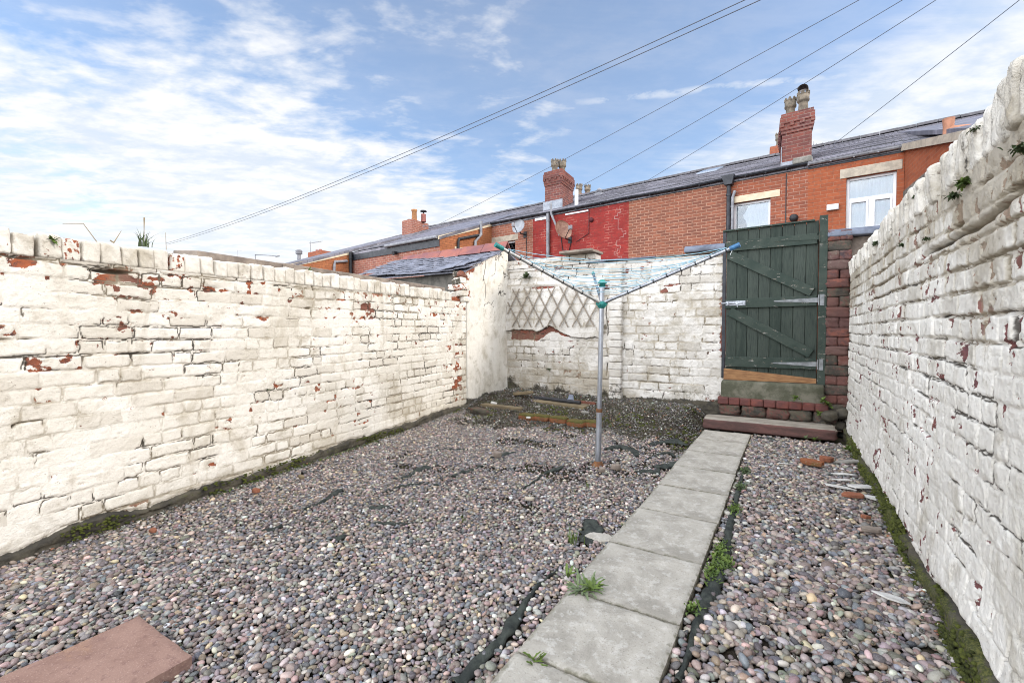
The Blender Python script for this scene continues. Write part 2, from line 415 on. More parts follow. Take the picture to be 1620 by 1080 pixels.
# ------------------------------------------------------------------ painted brick walls
def brick_field(U, V, ch, st, hd, seed, depth=.011, smear_bias=0., chip_p=.06, chip_base=0., hdr_p=.25,
                course_hdr=5, rough=.002, warp=.010, crack_amt=1.0, jit=.004, rnd=(.003, .008), cw=.0028, lost_at=.76, craze=.5, gate_b=0.):
    rg = np.random.default_rng(seed)
    Vw = V + warp * (fbm(U * 1.1, V * 1.1, seed) - .5) * 2 + .006 * (fbm(U * 6, V * 6, seed + 3) - .5) * 2 + .0055 * (fbm(U * 15, V * 12, seed + 2) - .5) * 2
    Uw = U + .012 * (fbm(U * 5, V * 7, seed + 9) - .5) * 2 + .008 * (fbm(U * 13, V * 17, seed + 11) - .5) * 2
    row = np.floor(Vw / ch).astype(int); fv = Vw - row * ch
    dl = np.zeros_like(U); dr = np.zeros_like(U); bid = np.zeros_like(row)
    u0, u1 = U.min() - .6, U.max() + .6
    for r in np.unique(row):
        b = [u0 - rg.uniform(0, st)]
        while b[-1] < u1:
            w = hd if (r % course_hdr == 2 and rg.random() < .9) or rg.random() < hdr_p else st
            b.append(b[-1] + w * rg.uniform(.9, 1.1))
        b = np.array(b); k = row == r; u = Uw[k]
        i = np.clip(np.searchsorted(b, u) - 1, 0, len(b) - 2)
        dl[k] = u - b[i]; dr[k] = b[i + 1] - u; bid[k] = i
    r1 = _h(bid, row, seed + 21); r2 = _h(bid, row, seed + 22); r3 = _h(bid, row, seed + 23); r4 = _h(bid, row, seed + 24)
    j = .0045; rr = rnd[0] + rnd[1] * r4
    ax = np.minimum(dl, dr) - j; av = np.minimum(fv, ch - fv) - j
    qx = np.maximum(rr - ax, 0); qy = np.maximum(rr - av, 0)
    sd = np.where((qx > 0) | (qy > 0), rr - np.sqrt(qx * qx + qy * qy), np.minimum(ax, av))
    nE = fbm(U * 38, V * 38, seed + 5, 3) - .5
    sd = sd + .012 * nE + .004 * (fbm(U * 11, V * 11, seed + 4, 2) - .5)
    prof = ss(-.0025, .0050, sd)
    f1 = fbm(U * 2.1, V * 2.6, seed + 6)
    smear = np.clip(ss(.36, .66, f1 + smear_bias), 0, 1)
    # paint-filled joints: mostly shallow, here and there open
    dep = depth * (1 - .86 * smear)
    h = dep * (prof - 1)
    h += (r1 - .5) * 2 * jit * (1 - .45 * smear) + (r2 - .5) * .05 * (fv - ch / 2) + (r3 - .5) * .018 * (dl - st / 2)
    h += rough * (fbm(U * 22, V * 22, seed + 7) - .5) * 2 + rough * .6 * (fbm(U * 75, V * 75, seed + 8, 3) - .5) * 2
    h += .010 * (fbm(U * .9, V * .9, seed + 10) - .5) * 2
    gate = ss(.50, .66, fbm(U * 4.2, V * 9, seed + 12) + .22 * (r3 - .5) + .10 * (1 - smear) - .04 + gate_b)
    top = (fv > ch * .5)
    crack = np.exp(-(sd / (cw + .0022 * r1)) ** 2) * gate * crack_amt
    crack = np.maximum(crack, .55 * np.exp(-((sd + .001) / .005) ** 2) * ss(.62, .74, fbm(U * 5, V * 8, seed + 13)) * crack_amt)
    # hairline crazing that wanders off the joints
    wz = np.abs(fbm(U * 6.5, V * 10, seed + 30, 4) - .5)
    crack = np.maximum(crack, craze * (1 - ss(.002, .007, wz)) * ss(.60, .70, fbm(U * 2.4, V * 3, seed + 31)) * crack_amt)
    # joints that have lost their mortar
    lost = ss(lost_at, lost_at + .06, fbm(U * 3.6, V * 5.2, seed + 14) + .08 * (r4 - .5)) * (1 - ss(-.002, .004, sd))
    crack = np.maximum(crack, lost)
    h -= .006 * crack + .014 * lost
    chip = .20 + .46 * (fbm(U * 19, V * 28, seed + 15) - .5) * 2 + .10 * ss(.52, .70, fbm(U * 1.9, V * 2.6, seed + 16)) + chip_base
    chip = chip + (r2 > 1 - chip_p) * (.10 + .16 * r3) + .08 * np.exp(-(sd / .006) ** 2)
    tone = r3
    return dict(h=h, crack=crack, chip=chip, tone=tone, sd=sd, bid=bid, row=row, r=(r1, r2, r3, r4), smear=smear,
                grime=np.zeros_like(U), moss=np.zeros_like(U), stain=.75 * np.exp(-(sd / .0045) ** 2) * ss(.30, .62, fbm(U * 4, V * 5, seed + 17)))

def wall_sheet(name, m, parent, S, ud, nd, us, vs, field, thick):
    U, V = np.meshgrid(us, vs, indexing='ij')
    F = field(U, V)
    F['h'] = F['h'] - .005 * ss(.47, .56, F['chip'] + .3 * (fbm(U * 60, V * 60, 99, 3) - .5))
    ud = np.array([ud[0], ud[1], 0.]); nd = np.array([nd[0], nd[1], 0.])
    P = U[..., None] * ud + F['h'][..., None] * nd + V[..., None] * np.array([0, 0, 1.])
    a, b = U.shape; idx = np.arange(a * b).reshape(a, b)
    q = np.stack([idx[:-1, :-1], idx[1:, :-1], idx[1:, 1:], idx[:-1, 1:]], -1).reshape(-1, 4)
    if np.cross(ud, [0, 0, 1.]).dot(nd) < 0: q = q[:, ::-1]
    V0 = P.reshape(-1, 3)
    # back and edges
    ring = np.concatenate([idx[:, 0], idx[-1, 1:], idx[-2::-1, -1], idx[0, -2:0:-1]])
    back = V0[ring] - (F['h'].ravel()[ring] + thick)[:, None] * nd
    n0 = len(V0); k = len(ring); kk = np.arange(k)
    sides = np.stack([ring, ring[(kk + 1) % k], n0 + (kk + 1) % k, n0 + kk], -1)
    c = [0, a - 1, a - 1 + b - 1, 2 * (a - 1) + b - 1]
    bq = np.array([[n0 + i for i in c]])
    verts = np.concatenate([V0, back])
    at = {}
    for key in ('chip', 'crack', 'grime', 'moss', 'stain', 'tone'):
        v = F[key].ravel(); at[key] = np.concatenate([v, v[ring]])
    return np_mesh(name, verts, [q, sides, bq], m, parent, at)

# ---- lumps: rounded, irregular bricks and stones
def _cube_template(n):
    pts = {}; vs = []; fs = []
    def vid(p):
        if p not in pts: pts[p] = len(vs); vs.append(p)
        return pts[p]
    for ax in range(3):
        for sgn in (0, n):
            for i in range(n):
                for j in range(n):
                    q = []
                    for di, dj in ((0, 0), (1, 0), (1, 1), (0, 1)):
                        p = [0, 0, 0]; p[ax] = sgn; p[(ax + 1) % 3] = i + di; p[(ax + 2) % 3] = j + dj; q.append(vid(tuple(p)))
                    fs.append(tuple(q if sgn else q[::-1]))
    return np.array(vs, float) / n * 2 - 1, np.array(fs)
_T = {n: _cube_template(n) for n in (3, 5, 8, 12)}

class Lumps:
    def __init__(s): s.v = []; s.f = []; s.n = 0; s.a = {k: [] for k in ('chip', 'crack', 'grime', 'moss', 'stain', 'tone')}
    def add(s, c, size, M=None, n=5, power=5., noise=.06, chip=.2, grime=0, moss=0, stain=0, tone=None, top_round=0, nfreq=2.2):
        P, F = _T[n]; nn = (np.abs(P) ** power).sum(1) ** (1 / power); Q = P / nn[:, None]
        sd = random.randrange(10 ** 6)
        d = np.stack([fbm(Q[:, 0] * nfreq + Q[:, 2] * 1.7 + sd % 97, Q[:, 1] * nfreq - Q[:, 2] * 1.3, sd + i, 3) for i in range(3)], 1) - .5
        Q = Q + d * noise * 4
        Q = Q + .7 * noise * (fbm(P[:, 0] * 7 + P[:, 2] * 5, P[:, 1] * 7 - P[:, 2] * 4 + sd % 31, sd + 7, 2) - .5)[:, None] * Q * 2
        X = Q * np.array(size) / 2
        if M is not None: X = X @ np.array(M.to_3x3()).T
        X = X + np.array(c)
        s.v.append(X); s.f.append(F + s.n); s.n += len(X); k = len(X)
        cn = fbm(Q[:, 0] * 3 + sd % 51, Q[:, 1] * 3 + Q[:, 2] * 2.7, sd + 4, 3)
        s.a['chip'].append(chip + .5 * (cn - .5)); s.a['crack'].append(np.zeros(k))
        s.a['grime'].append(np.full(k, grime) + .35 * (cn - .5)); s.a['moss'].append(np.full(k, moss) * (.3 + .7 * (Q[:, 2] > .3)))
        s.a['stain'].append(np.full(k, stain)); s.a['tone'].append(np.full(k, random.random() if tone is None else tone))
    def build(s, name, m, parent=None, loc=None):
        return np_mesh(name, np.concatenate(s.v), [np.concatenate(s.f)], m, parent, {k: np.concatenate(v) for k, v in s.a.items()}, loc=loc)

def rot(rx=0, ry=0, rz=0):
    return Matrix.Rotation(rz, 3, 'Z') @ Matrix.Rotation(ry, 3, 'Y') @ Matrix.Rotation(rx, 3, 'X')

# ================================================================== LEFT WALL
LA = R(7.24)
LU = (-math.sin(LA), math.cos(LA)); LN = (math.cos(LA), math.sin(LA))
LS = Vector((-2.922, .528, 0)) - Vector((LU[0], LU[1], 0)) * 1.1
LLEN = 5.14
lw = thing('brick_wall', 'long cream limewashed brick wall in the sun, with a row of header bricks along its top', 'wall', LS)
def left_field(U, V):
    F = brick_field(U, V + .012, .0735, .212, .105, 31, depth=.0070, smear_bias=.12, chip_p=.025, chip_base=-.025, gate_b=.02, jit=.0034, hdr_p=.22, warp=.014, rough=.0024, craze=.25)
    top = ss(1.02, 1.30, V)
    F['chip'] += .075 * top + .05 * ss(2.5, 4.6, U) * ss(.6, 1.0, V)
    # quoin of bare bricks near the far end
    qn = np.exp(-((U - 4.93) / .16) ** 2) * ss(.75, .25, np.abs(V - .35))
    F['chip'] += .30 * qn * (F['r'][1] > .40)
    for (u, v, a, b) in ((1.52, 1.26, .11, .034), (2.35, 1.075, .075, .026), (1.17, 1.30, .05, .03), (3.35, 1.20, .07, .03), (2.02, 1.245, .08, .03), (4.45, 1.16, .07, .03)):
        k = ((U - u) / a) ** 2 + ((V - v) / b) ** 2
        F['chip'] += .42 * np.exp(-k * 1.2) + .25 * np.exp(-k * 1.5) * fbm(U * 30, V * 30, 5)
        F['h'] -= .012 * np.exp(-k * 1.6)
    hole = np.exp(-(((U - 1.50) / .085) ** 2 + ((V - 1.292) / .011) ** 2) ** 2)
    F['h'] -= .05 * hole; F['crack'] = np.maximum(F['crack'], hole)
    # unpainted mossy footing course, uneven upper edge, a little proud
    e = .036 + .036 * (fbm(U * 3, U * 0, 8) - .5) * 2 + .02 * (fbm(U * 13, U * 0, 9) - .5) * 2 + .035 * ss(3.0, 4.8, U)
    foot = 1 - ss(e - .006, e + .008, V)
    F['grime'] = foot * (.55 + .45 * fbm(U * 5, V * 16, 76)) + .28 * np.exp(-((V - e) / .04) ** 2)
    F['moss'] = foot * .42 * fbm(U * 4, V * 9, 77) + .22 * np.exp(-((V - .02) / .03) ** 2)
    F['chip'] = F['chip'] + .25 * foot * ss(2.8, 4.6, U)
    F['h'] += .012 * foot + .022 * foot * (fbm(U * 9, V * 22, 75) - .4) - .012 * np.exp(-((V - e - .003) / .007) ** 2)
    F['stain'] += .5 * ss(.55, .72, fbm(U * 2.0, V * 2.4, 55)) + .30 * ss(1.15, 1.35, V)
    return F
us = np.concatenate([np.arange(0, .9, .02), np.arange(.9, 3.0, .0056), np.arange(3.0, LLEN + .001, .0078)])
wall_sheet('brick_face', PB_left, lw, LS, LU, LN, us, np.arange(-.12, 1.335, .0056), left_field, .21)
L = Lumps(); u = .05
Mz = Matrix.Rotation(math.atan2(LU[1], LU[0]), 3, 'Z')
while u < 4.78:
    w = random.uniform(.074, .092) if u < 3.6 else random.uniform(.066, .082)
    if u > .8:
        hh = random.uniform(.100, .122); c = Vector((LU[0], LU[1], 0)) * (u + w / 2) - Vector((LN[0], LN[1], 0)) * random.uniform(.098, .112)
        c.z = 1.325 + hh / 2
        M = Mz @ rot(random.uniform(-.03, .03), random.uniform(-.06, .06), random.uniform(-.05, .05))
        bare = random.random()
        L.add(c, (w * .935, .215, hh), M, 12, 15, .030, chip=.25 if bare < .74 else (.36 if bare < .94 else .46), grime=.16, moss=.25 if random.random() < .3 else 0, stain=.4, nfreq=2.2)
    u += w
L.build('coping_brick_row', PB_left, lw)
# raised coping of the neighbour's skin behind the headers
cp = MB(); u = 2.02
for ln in (.62, .55, .68, .60, .42):
    a = Vector((LU[0], LU[1], 0)); nn = Vector((LN[0], LN[1], 0))
    def q(uu, w, z): return a * uu - nn * w + Vector((0, 0, z))
    dz = random.uniform(-.004, .004); z0, z1 = 1.425 + dz, 1.512 + dz
    w0, w1 = .145, .40
    cp.hexa([q(u, w0, z0), q(u + ln - .008, w0, z0), q(u + ln - .008, w1, z0), q(u, w1, z0), q(u, w0, z1 - .02), q(u + ln - .008, w0, z1 - .02), q(u + ln - .008, w1, z1), q(u, w1, z1)])
    u += ln
cp.build('coping_ledge', STONE_B, lw, bevel=.008)
bx = MB(); bx.hexa([q(2.0, .235, -.1), q(4.86, .235, -.1), q(4.86, .38, -.1), q(2.0, .38, -.1), q(2.0, .235, 1.38), q(4.86, .235, 1.38), q(4.86, .38, 1.38), q(2.0, .38, 1.38)])
bx.build('rear_skin', RAW, lw)

# ================================================================== RIGHT WALL
RS = Vector((.485, .15, 0))
rw = thing('brick_wall', 'close white limewashed brick wall in shade, topped with jagged upright bricks', 'wall', RS)
def right_field(U, V):
    F = brick_field(U, V, .0800, .238, .112, 57, depth=.0125, smear_bias=.24 * (1 - ss(.55, 1.05, V)) - .03, chip_p=.04, chip_base=-.02, jit=.0045, hdr_p=.42, rough=.0034, warp=.016, rnd=(.003, .008), lost_at=.71, gate_b=.10 * ss(.7, 1.1, V) - .015)
    F['chip'] += .05 * ss(.8, 1.4, V)
    # purple red drips: narrow upright flakes
    dr = fbm(U * 34, V * 13, 205)
    F['chip'] += .33 * ss(.63, .69, dr) * ss(.38, .55, fbm(U * 3, V * 3, 206))
    F['h'] += .0035 * (fbm(U * 24, V * 9, 207) - .5) * 2
    for (u, v, a, b) in ((1.93, .92, .05, .055), (1.62, 1.44, .05, .05), (2.1, 1.02, .04, .05), (2.6, .95, .05, .05)):
        k = ((U - u) / a) ** 2 + ((V - v) / b) ** 2
        F['chip'] += .40 * np.exp(-k); F['h'] -= .010 * np.exp(-k)
    # a long settlement crack under the second course at the near end
    yc = 1.335 + .05 * (fbm(U * 2.2, U * 0, 41) - .5) * 2 - .03 * (U - 1.7)
    ck = np.exp(-((V - yc) / .010) ** 2) * ss(1.2, 1.4, U) * (1 - ss(2.3, 2.7, U)) * ss(.3, .55, fbm(U * 9, V * 2, 44) + .15)
    F['h'] -= .035 * ck; F['crack'] = np.maximum(F['crack'], ck)
    F['stain'] = F['stain'] * (.35 + .65 * ss(.6, 1.1, V)) + (.18 + .4 * ss(.7, 1.1, V)) * ss(.5, .7, fbm(U * 1.7, V * 2.0, 58)) + .60 * ss(.95, 1.45, V)
    F['tone'] = F['tone'] * (.62 + .38 * ss(.6, 1.1, V))
    F['grime'] = F['grime'] + .22 * ss(1.0, 1.5, V)
    e = .042 + .05 * (fbm(U * 2.6, U * 0, 18) - .5) * 2 + .03 * (fbm(U * 14, U * 0, 19) - .5) + .05 * (1 - ss(1.2, 2.2, U))
    foot = 1 - ss(e - .006, e + .010, V)
    F['grime'] = F['grime'] + .95 * foot + .30 * np.exp(-((V - e) / .05) ** 2)
    F['moss'] = foot * (.22 + .85 * fbm(U * 3.2, V * 6, 78)) + .1 * np.exp(-((V - e) / .04) ** 2)
    F['h'] += -.004 * foot + .035 * foot * fbm(U * 7, V * 7, 79) - .018 * np.exp(-((V - e - .004) / .012) ** 2)
    F['h'] += .02 * ss(.35, .05, V) * ss(.1, .4, fbm(U * 1.3, V, 80))
    return F
us = np.concatenate([np.arange(0, .9, .015), np.arange(.9, 2.9, .0050), np.arange(2.9, 5.5, .0090)])
wall_sheet('brick_face', PB_right, rw, RS, (0, 1), (-1, 0), us, np.arange(-.14, 1.525, .0052), right_field, .20)
L = Lumps(); u = .5
while u < 5.42:
    w = random.uniform(.062, .088); hh = random.choice([.150, .158, .165, .172, .14]) + random.uniform(-.010, .012)
    bare = random.random(); out = random.uniform(-.012, .014)
    M = rot(random.uniform(-.13, .10), random.uniform(-.10, .06), random.uniform(-.07, .07))
    L.add((.100 + out, u + w / 2, 1.505 + hh / 2), (.215, w * .82, hh), M, 12, 12, .034, chip=.26 if bare < .70 else (.35 if bare < .93 else .48),
          grime=.20 + .14 * random.random(), moss=.3 if random.random() < .3 else 0, stain=.55)
    u += w
L.build('coping_brick_row', PB_right, rw)
c = MB(); c.box(.022, .18, .45, 5.4, 1.50, 1.585); c.build('coping_bed', simple('dark mossy mortar', (.09, .08, .06), (.05, .048, .04), 14, .95, .8, 50), rw)

# ================================================================== BACK WALL
BY = 5.5
BS = Vector((-3.62, BY, 0))
bw = thing('brick_wall', 'grey white limewashed yard end wall with cracked render, between outhouse and green gate', 'wall', BS)
X0 = -3.62
def back_field(U, V):
    X = U + X0
    F = brick_field(U, V + .02, .0955, .245, .118, 83, depth=.0090, smear_bias=.05, chip_p=.05, chip_base=-.02, jit=.006, hdr_p=.2, rough=.0050, warp=.018)
    # rendered upper left panel, broken off along a ragged lower edge
    edge = .985 + .05 * (fbm(X * 3.1, X * 0, 7) - .5) * 2 + .02 * (fbm(X * 16, X * 0, 8) - .5) * 2 - .10 * ss(-3.0, -2.2, X) + .06 * np.exp(-((X + 2.75) / .12) ** 2)
    left = 1 - ss(-2.02, -1.99, X + .03 * (fbm(V * 7, V * 0, 9) - .5) * 2)
    topl = 1 - ss(1.60, 1.66, V + .05 * (fbm(X * 4, X * 0, 3) - .5))
    pan = left * topl * ss(edge - .004, edge + .004, V)
    cn = np.abs(fbm(X * 3.6, V * 3.2, 301, 5) - .5) + .4 * np.abs(fbm(X * 7, V * 8, 302, 3) - .5)
    rc = (1 - ss(.004, .018, cn)) * ss(.34, .50, fbm(X * 1.7, V * 1.7, 303))
    hr = .030 + .012 * (fbm(X * 2.4, V * 2.4, 304) - .5) * 2 + .002 * (fbm(X * 40, V * 40, 305) - .5) - .010 * rc
    F['h'] = F['h'] * (1 - pan) + hr * pan
    F['crack'] = F['crack'] * (1 - pan) + rc * pan
    F['chip'] = F['chip'] * (1 - pan) + (.16 + .1 * (fbm(X * 9, V * 9, 306) - .5)) * pan
    F['tone'] = F['tone'] * (1 - pan) + .3 * pan
    # bare patch under the broken render and a strip over the trellis
    hp_ = .155 - .13 * ss(-3.15, -2.35, X)
    px_ = ss(-3.42, -3.34, X) * (1 - ss(-2.55, -2.3, X)) * (V < edge) * (1 - ss(hp_ - .02, hp_, edge - V + .05 * (fbm(X * 9, V * 9, 11) - .5)))
    F['chip'] = np.maximum(F['chip'], .75 * px_)
    sh = np.exp(-((V - edge + .004) / .008) ** 2) * left; F['crack'] = np.maximum(F['crack'], .9 * sh)
    st = np.exp(-(((X + 2.86) / .26) ** 2 + ((V - 1.555) / .028) ** 2) ** 2)
    F['chip'] = np.maximum(F['chip'], .62 * st + 0 * X); F['h'] -= .02 * st
    for (x, v, a, b) in ((-1.70, 1.72, .05, .03), (-1.55, 1.735, .05, .018), (-2.62, 1.80, .10, .03), (-2.95, 1.83, .06, .04), (-.66, 1.30, .06, .05), (-1.98, 1.52, .09, .05), (-.63, .9, .03, .3)):
        k = ((X - x) / a) ** 2 + ((V - v) / b) ** 2; F['chip'] += .40 * np.exp(-k)
    F['chip'] += .3 * ss(-.665, -.63, X + .03 * (fbm(V * 9, V * 0, 12) - .5)) * ss(.6, .9, V)
    F['crack'] = np.maximum(F['crack'], .9 * np.exp(-(((X + 1.98) / .035) ** 2 + ((V - 1.02) / .05) ** 2)))
    # damp, moss and bare footing
    b = .22 + .10 * (fbm(X * 2.2, X * 0, 13) - .5) * 2
    F['grime'] = .85 * (1 - ss(.03, .34, V + .16 * (fbm(X * 5, V * 5, 14) - .5) * 2)) + .35 * (1 - ss(b - .14, b - .02, V)) + .6 * (1 - ss(.10, .20, V + .12 * (fbm(X * 6, V * 8, 140) - .5))) * ss(-2.0, -1.7, X) + .5 * ss(.3, 0, np.abs(X + 3.4)) * (1 - ss(.25, .6, V))
    F['moss'] = .52 * (1 - ss(b + .02, b + .26, V)) * ss(.45, .65, fbm(X * 3, V * 4, 15))
    F['stain'] += .45 * ss(.42, .66, fbm(X * 1.6, V * 1.8, 16)) + .6 * (1 - ss(.35, .75, V)) * ss(.35, .6, fbm(X * 2.5, V * 2.5, 17)) + .45 * np.exp(-(((X + 1.0) / .35) ** 2 + ((V - 1.28) / .16) ** 2))
    # settlement crack running down beside the pier
    xc = -1.965 + .03 * (fbm(V * 5, V * 0, 18) - .5) * 2
    ck = np.exp(-((X - xc) / .009) ** 2) * ss(.38, .55, fbm(V * 4, V * 0, 19)) * (1 - ss(1.4, 1.5, V))
    F['crack'] = np.maximum(F['crack'], ck); F['h'] -= .012 * ck
    return F
us = np.arange(0, 3.004, .0085)
wall_sheet('brick_face', PB_back, bw, BS, (1, 0), (0, -1), us, np.arange(-.1, 1.835, .0085), back_field, .21)
def upper_field(U, V):
    F = brick_field(U, V + .02, .0955, .245, .118, 83, depth=.013, chip_p=.08, jit=.006, rough=.0034)
    F['stain'] += .35; F['chip'] += .05; F['grime'] = .25 * ss(1.88, 1.95, V); return F
wall_sheet('upper_brick_face', PB_back, bw, BS, (1, 0), (0, -1), np.arange(0, 1.50, .0085), np.arange(1.836, 1.958, .0085), upper_field, .205)
# stepped pier
L = Lumps(); z = .13
while z < 1.755:
    for k in range(1):
        L.add((-1.835 - X0, -.012 + random.uniform(-.004, .004), z + .046), (random.uniform(.150, .170), .11, .090), rot(0, random.uniform(-.03, .03), random.uniform(-.05, .05)), 8, 12, .03,
              chip=.16 if random.random() < .8 else .42, grime=.1 if z > .3 else .4, stain=.4, nfreq=1.6)
    z += .0915
L.build('pier', PB_back, bw)
c = MB(); c.box(-2.55 - X0, -2.10 - X0, -.10, .28, 1.962, 1.995, Matrix.Rotation(R(-3), 4, 'Z'))
c.build('coping_flag', STONE_B, bw, bevel=.006)
c = MB()
for a, b, dz in ((-2.24, -1.98, 0), (-1.985, -1.70, .006), (-1.71, -1.36, .002)): c.box(a - X0, b - X0 - .004, -.035, .23, 1.838 + dz, 1.852 + dz)
c.build('coping_slate', SLATE_BL, bw, bevel=.003)
c = MB(); c.prism([(-.06, 1.862), (.25, 1.862), (.25, 1.925), (-.02, 1.935), (-.06, 1.905)], 'x', -1.04 - X0, -.615 - X0)
c.build('coping_slab', SLATE_BL, bw, bevel=.012)
c = MB(); c.box(-1.36 - X0, -1.05 - X0, -.02, .22, 1.838, 1.858); c.box(-1.04 - X0, -.63 - X0, -.012, .21, 1.838, 1.860)
c.build('mortar_bed', STONE_B, bw, bevel=.008)

# ================================================================== PILLAR right of the gate
pw = thing('brick_pillar', 'bare dark red brick pillar wedged between the green gate and the white wall', 'pillar', (.40, BY, 0))
L = Lumps(); z = .17
while z < 1.88:
    bare = z > .42
    hh = random.uniform(.084, .104)
    for x, w in (((-.01, .20),) if int(z * 10) % 2 else ((-.055, .115), (.055, .10))):
        L.add((x + random.uniform(-.006, .006), .05 + random.uniform(-.012, .008), z + hh / 2), (w * 1.04, .22, hh * 1.05), rot(0, random.uniform(-.04, .04), random.uniform(-.06, .06)), 8, 9, .045,
              chip=.2 if not bare else (.28 + .3 * random.random()), grime=.25 if random.random() < .75 else .55, stain=.2)
    z += hh
L.build('brick_stack', RAW, pw)
c = MB(); c.prism([(-.07, 1.895), (.26, 1.895), (.26, 1.965), (-.03, 1.972), (-.07, 1.94)], 'x', -.10, .72)
c.build('coping_slab', SLATE_BL, pw, bevel=.012)
c = MB(); c.box(-.07, .068, .02, .2, 0, 1.89); c.box(.068, .70, .04, .2, 1.3, 1.89); c.build('mortar_core', STONE_B, pw)
L = Lumps()
for i in range(7): L.add((random.uniform(-.12, .06), random.uniform(-.25, .0), .06 + random.uniform(0, .17)), (.13, .10, .09), rot(random.uniform(-.4, .4), random.uniform(-.4, .4), random.uniform(0, 3)), 5, 4, .06, chip=.3, grime=.75, moss=.35)
L.build('crumbled_foot', RAW, pw)

# ================================================================== GATE
GX0, GX1 = -.600, .235
gt = thing('gate', 'dark green ledged and braced timber yard gate with flaking paint', 'gate', (-.18, BY - .02, .5))
def gx(x): return x + .18
def gz(z): return z - .5
b = MB(); n = 8; wb = (GX1 - GX0) / n
for i in range(n):
    x0 = GX0 + i * wb; x1 = x0 + wb - .004
    t = 2.055 + .022 * i / n
    b.hexa([Vector(p) for p in ((gx(x0), 0, gz(.500)), (gx(x1), 0, gz(.498)), (gx(x1), .022, gz(.498)), (gx(x0), .022, gz(.50)),
                                (gx(x0), 0, gz(t)), (gx(x1), 0, gz(t + .002)), (gx(x1), .022, gz(t + .002)), (gx(x0), .022, gz(t)))])
b.box(gx(GX0), gx(GX1), .012, .018, gz(.502), gz(2.05))
b.build('board_panel', GREEN, gt, bevel=.004)
b = MB(); b.box(gx(GX0) - .002, gx(GX1), -.022, .03, gz(2.062), gz(2.080), Matrix.Rotation(R(-1.3), 4, 'Y')); b.build('top_cap', GREENT, gt, bevel=.003)
for z0, z1 in ((1.840, 1.945), (1.225, 1.325), (.590, .700)):
    b = MB(); b.box(gx(GX0) + .002, gx(GX1) - .004, -.026, 0, gz(z0), gz(z1), Matrix.Rotation(R(-.5), 4, 'Y')); b.build('rail', GREENT, gt, bevel=.004)
def brace(xa, za, xb, zb, w):
    d = Vector((xb - xa, 0, zb - za)).normalized(); nrm = Vector((-d.z, 0, d.x)) * w / 2
    b = MB(); A = Vector((gx(xa), 0, gz(za))); B = Vector((gx(xb), 0, gz(zb)))
    vs = []
    for y in (-.024, 0): vs += [A - nrm + Vector((0, y, 0)), B - nrm + Vector((0, y, 0)), B + nrm + Vector((0, y, 0)), A + nrm + Vector((0, y, 0))]
    b.add(vs, [(0, 1, 2, 3), (7, 6, 5, 4), (0, 4, 5, 1), (1, 5, 6, 2), (2, 6, 7, 3), (3, 7, 4, 0)]); b.build('brace', GREENT, gt, bevel=.003)
brace(-.575, 1.800, .185, 1.368, .095); brace(-.565, 1.190, .185, .750, .095)
b = MB(); b.box(gx(.237), gx(.305), -.045, .045, gz(.44), gz(2.115)); b.build('hanging_post', GREENT, gt, bevel=.005)
for z in (1.905, 1.285, .645):
    b = MB(); b.prism([(gx(.232), gz(z - .024)), (gx(.232), gz(z + .024)), (gx(-.14), gz(z + .006)), (gx(-.15), gz(z)), (gx(-.14), gz(z - .006))], 'y', -.030, -.0265)
    b.box(gx(.250), gx(.285), -.049, -.0455, gz(z - .055), gz(z + .055))
    b.tube([(gx(.240), -.047, gz(z - .05)), (gx(.240), -.047, gz(z + .05))], .007, 8)
    h = b.build('hinge', STRAP if z < 1.8 else GREENT, gt)
b = MB(); z = 1.275
b.box(gx(-.60), gx(-.41), -.030, -.0265, gz(z - .024), gz(z + .024))
b.tube([(gx(-.645), -.040, gz(z)), (gx(-.44), -.040, gz(z))], .007, 8)
for x in (-.585, -.50, -.43): b.box(gx(x), gx(x) + .014, -.050, -.030, gz(z - .016), gz(z + .016))
b.tube([(gx(-.485), -.048, gz(z - .004)), (gx(-.487), -.052, gz(z - .03)), (gx(-.480), -.052, gz(z - .042))], .005, 6)
b.build('slide_bolt', GALV, gt)
# strip of dark jamb on the left
b = MB(); b.box(gx(-.640), gx(-.606), .0, .05, gz(.46), gz(2.06)); b.build('stop_jamb', BLACKPL, gt, bevel=.004)

tb = MB(); tb.prism([(-.612, .445), (.232, .452), (.232, .500), (-.1, .528), (-.612, .568)], 'y', -.03, .0)
o = tb.build('threshold_board', PINE, None, bevel=.003, loc=(0, BY - .025, 0)); tag(o, 'bright orange pine board nailed under the green gate', 'board')
sl = Lumps(); sl.add((-.165, BY - .03, .33), (.93, .22, .232), rot(0, R(-.4), 0), 8, 30, .005, nfreq=2)
o = sl.build('sill_block', CONC); tag(o, 'grey mossy concrete sill block under the pine board of the gate', 'sill')
bs = thing('brick_step', 'step of red bricks laid on edge in front of the gate sill', 'step', (-.18, 5.34, 0))
L = Lumps(); x = -.475
while x < .47:
    w = random.choice([.105, .11, .115]); L.add((x + w / 2, .07, .232), (w * .985, .20, .074), rot(0, random.uniform(-.01, .01), random.uniform(-.02, .02)), 8, 22, .014, chip=.2); x += w
L.build('red_brick_row', STEPBRICK, bs)
L = Lumps(); x = -.46
while x < .47:
    w = random.uniform(.16, .26); L.add((x + w / 2, .07 + random.uniform(0, .02), .135), (w * 1.0, .20, .120), rot(0, random.uniform(-.03, .03), random.uniform(-.06, .06)), 8, 6, .085, chip=.2, grime=.40 + .25 * random.random(), moss=.45); x += w
L.build('rough_lower_row', RAW, bs)
st = Lumps(); st.add((-.19, 5.135, .035), (1.13, .29, .10), rot(R(1), R(-.3), R(.4)), 8, 26, .012, nfreq=2.6)
o = st.build('stone_step', step_mat()); tag(o, 'long rough sandstone step lying on the ground where the path ends', 'step')

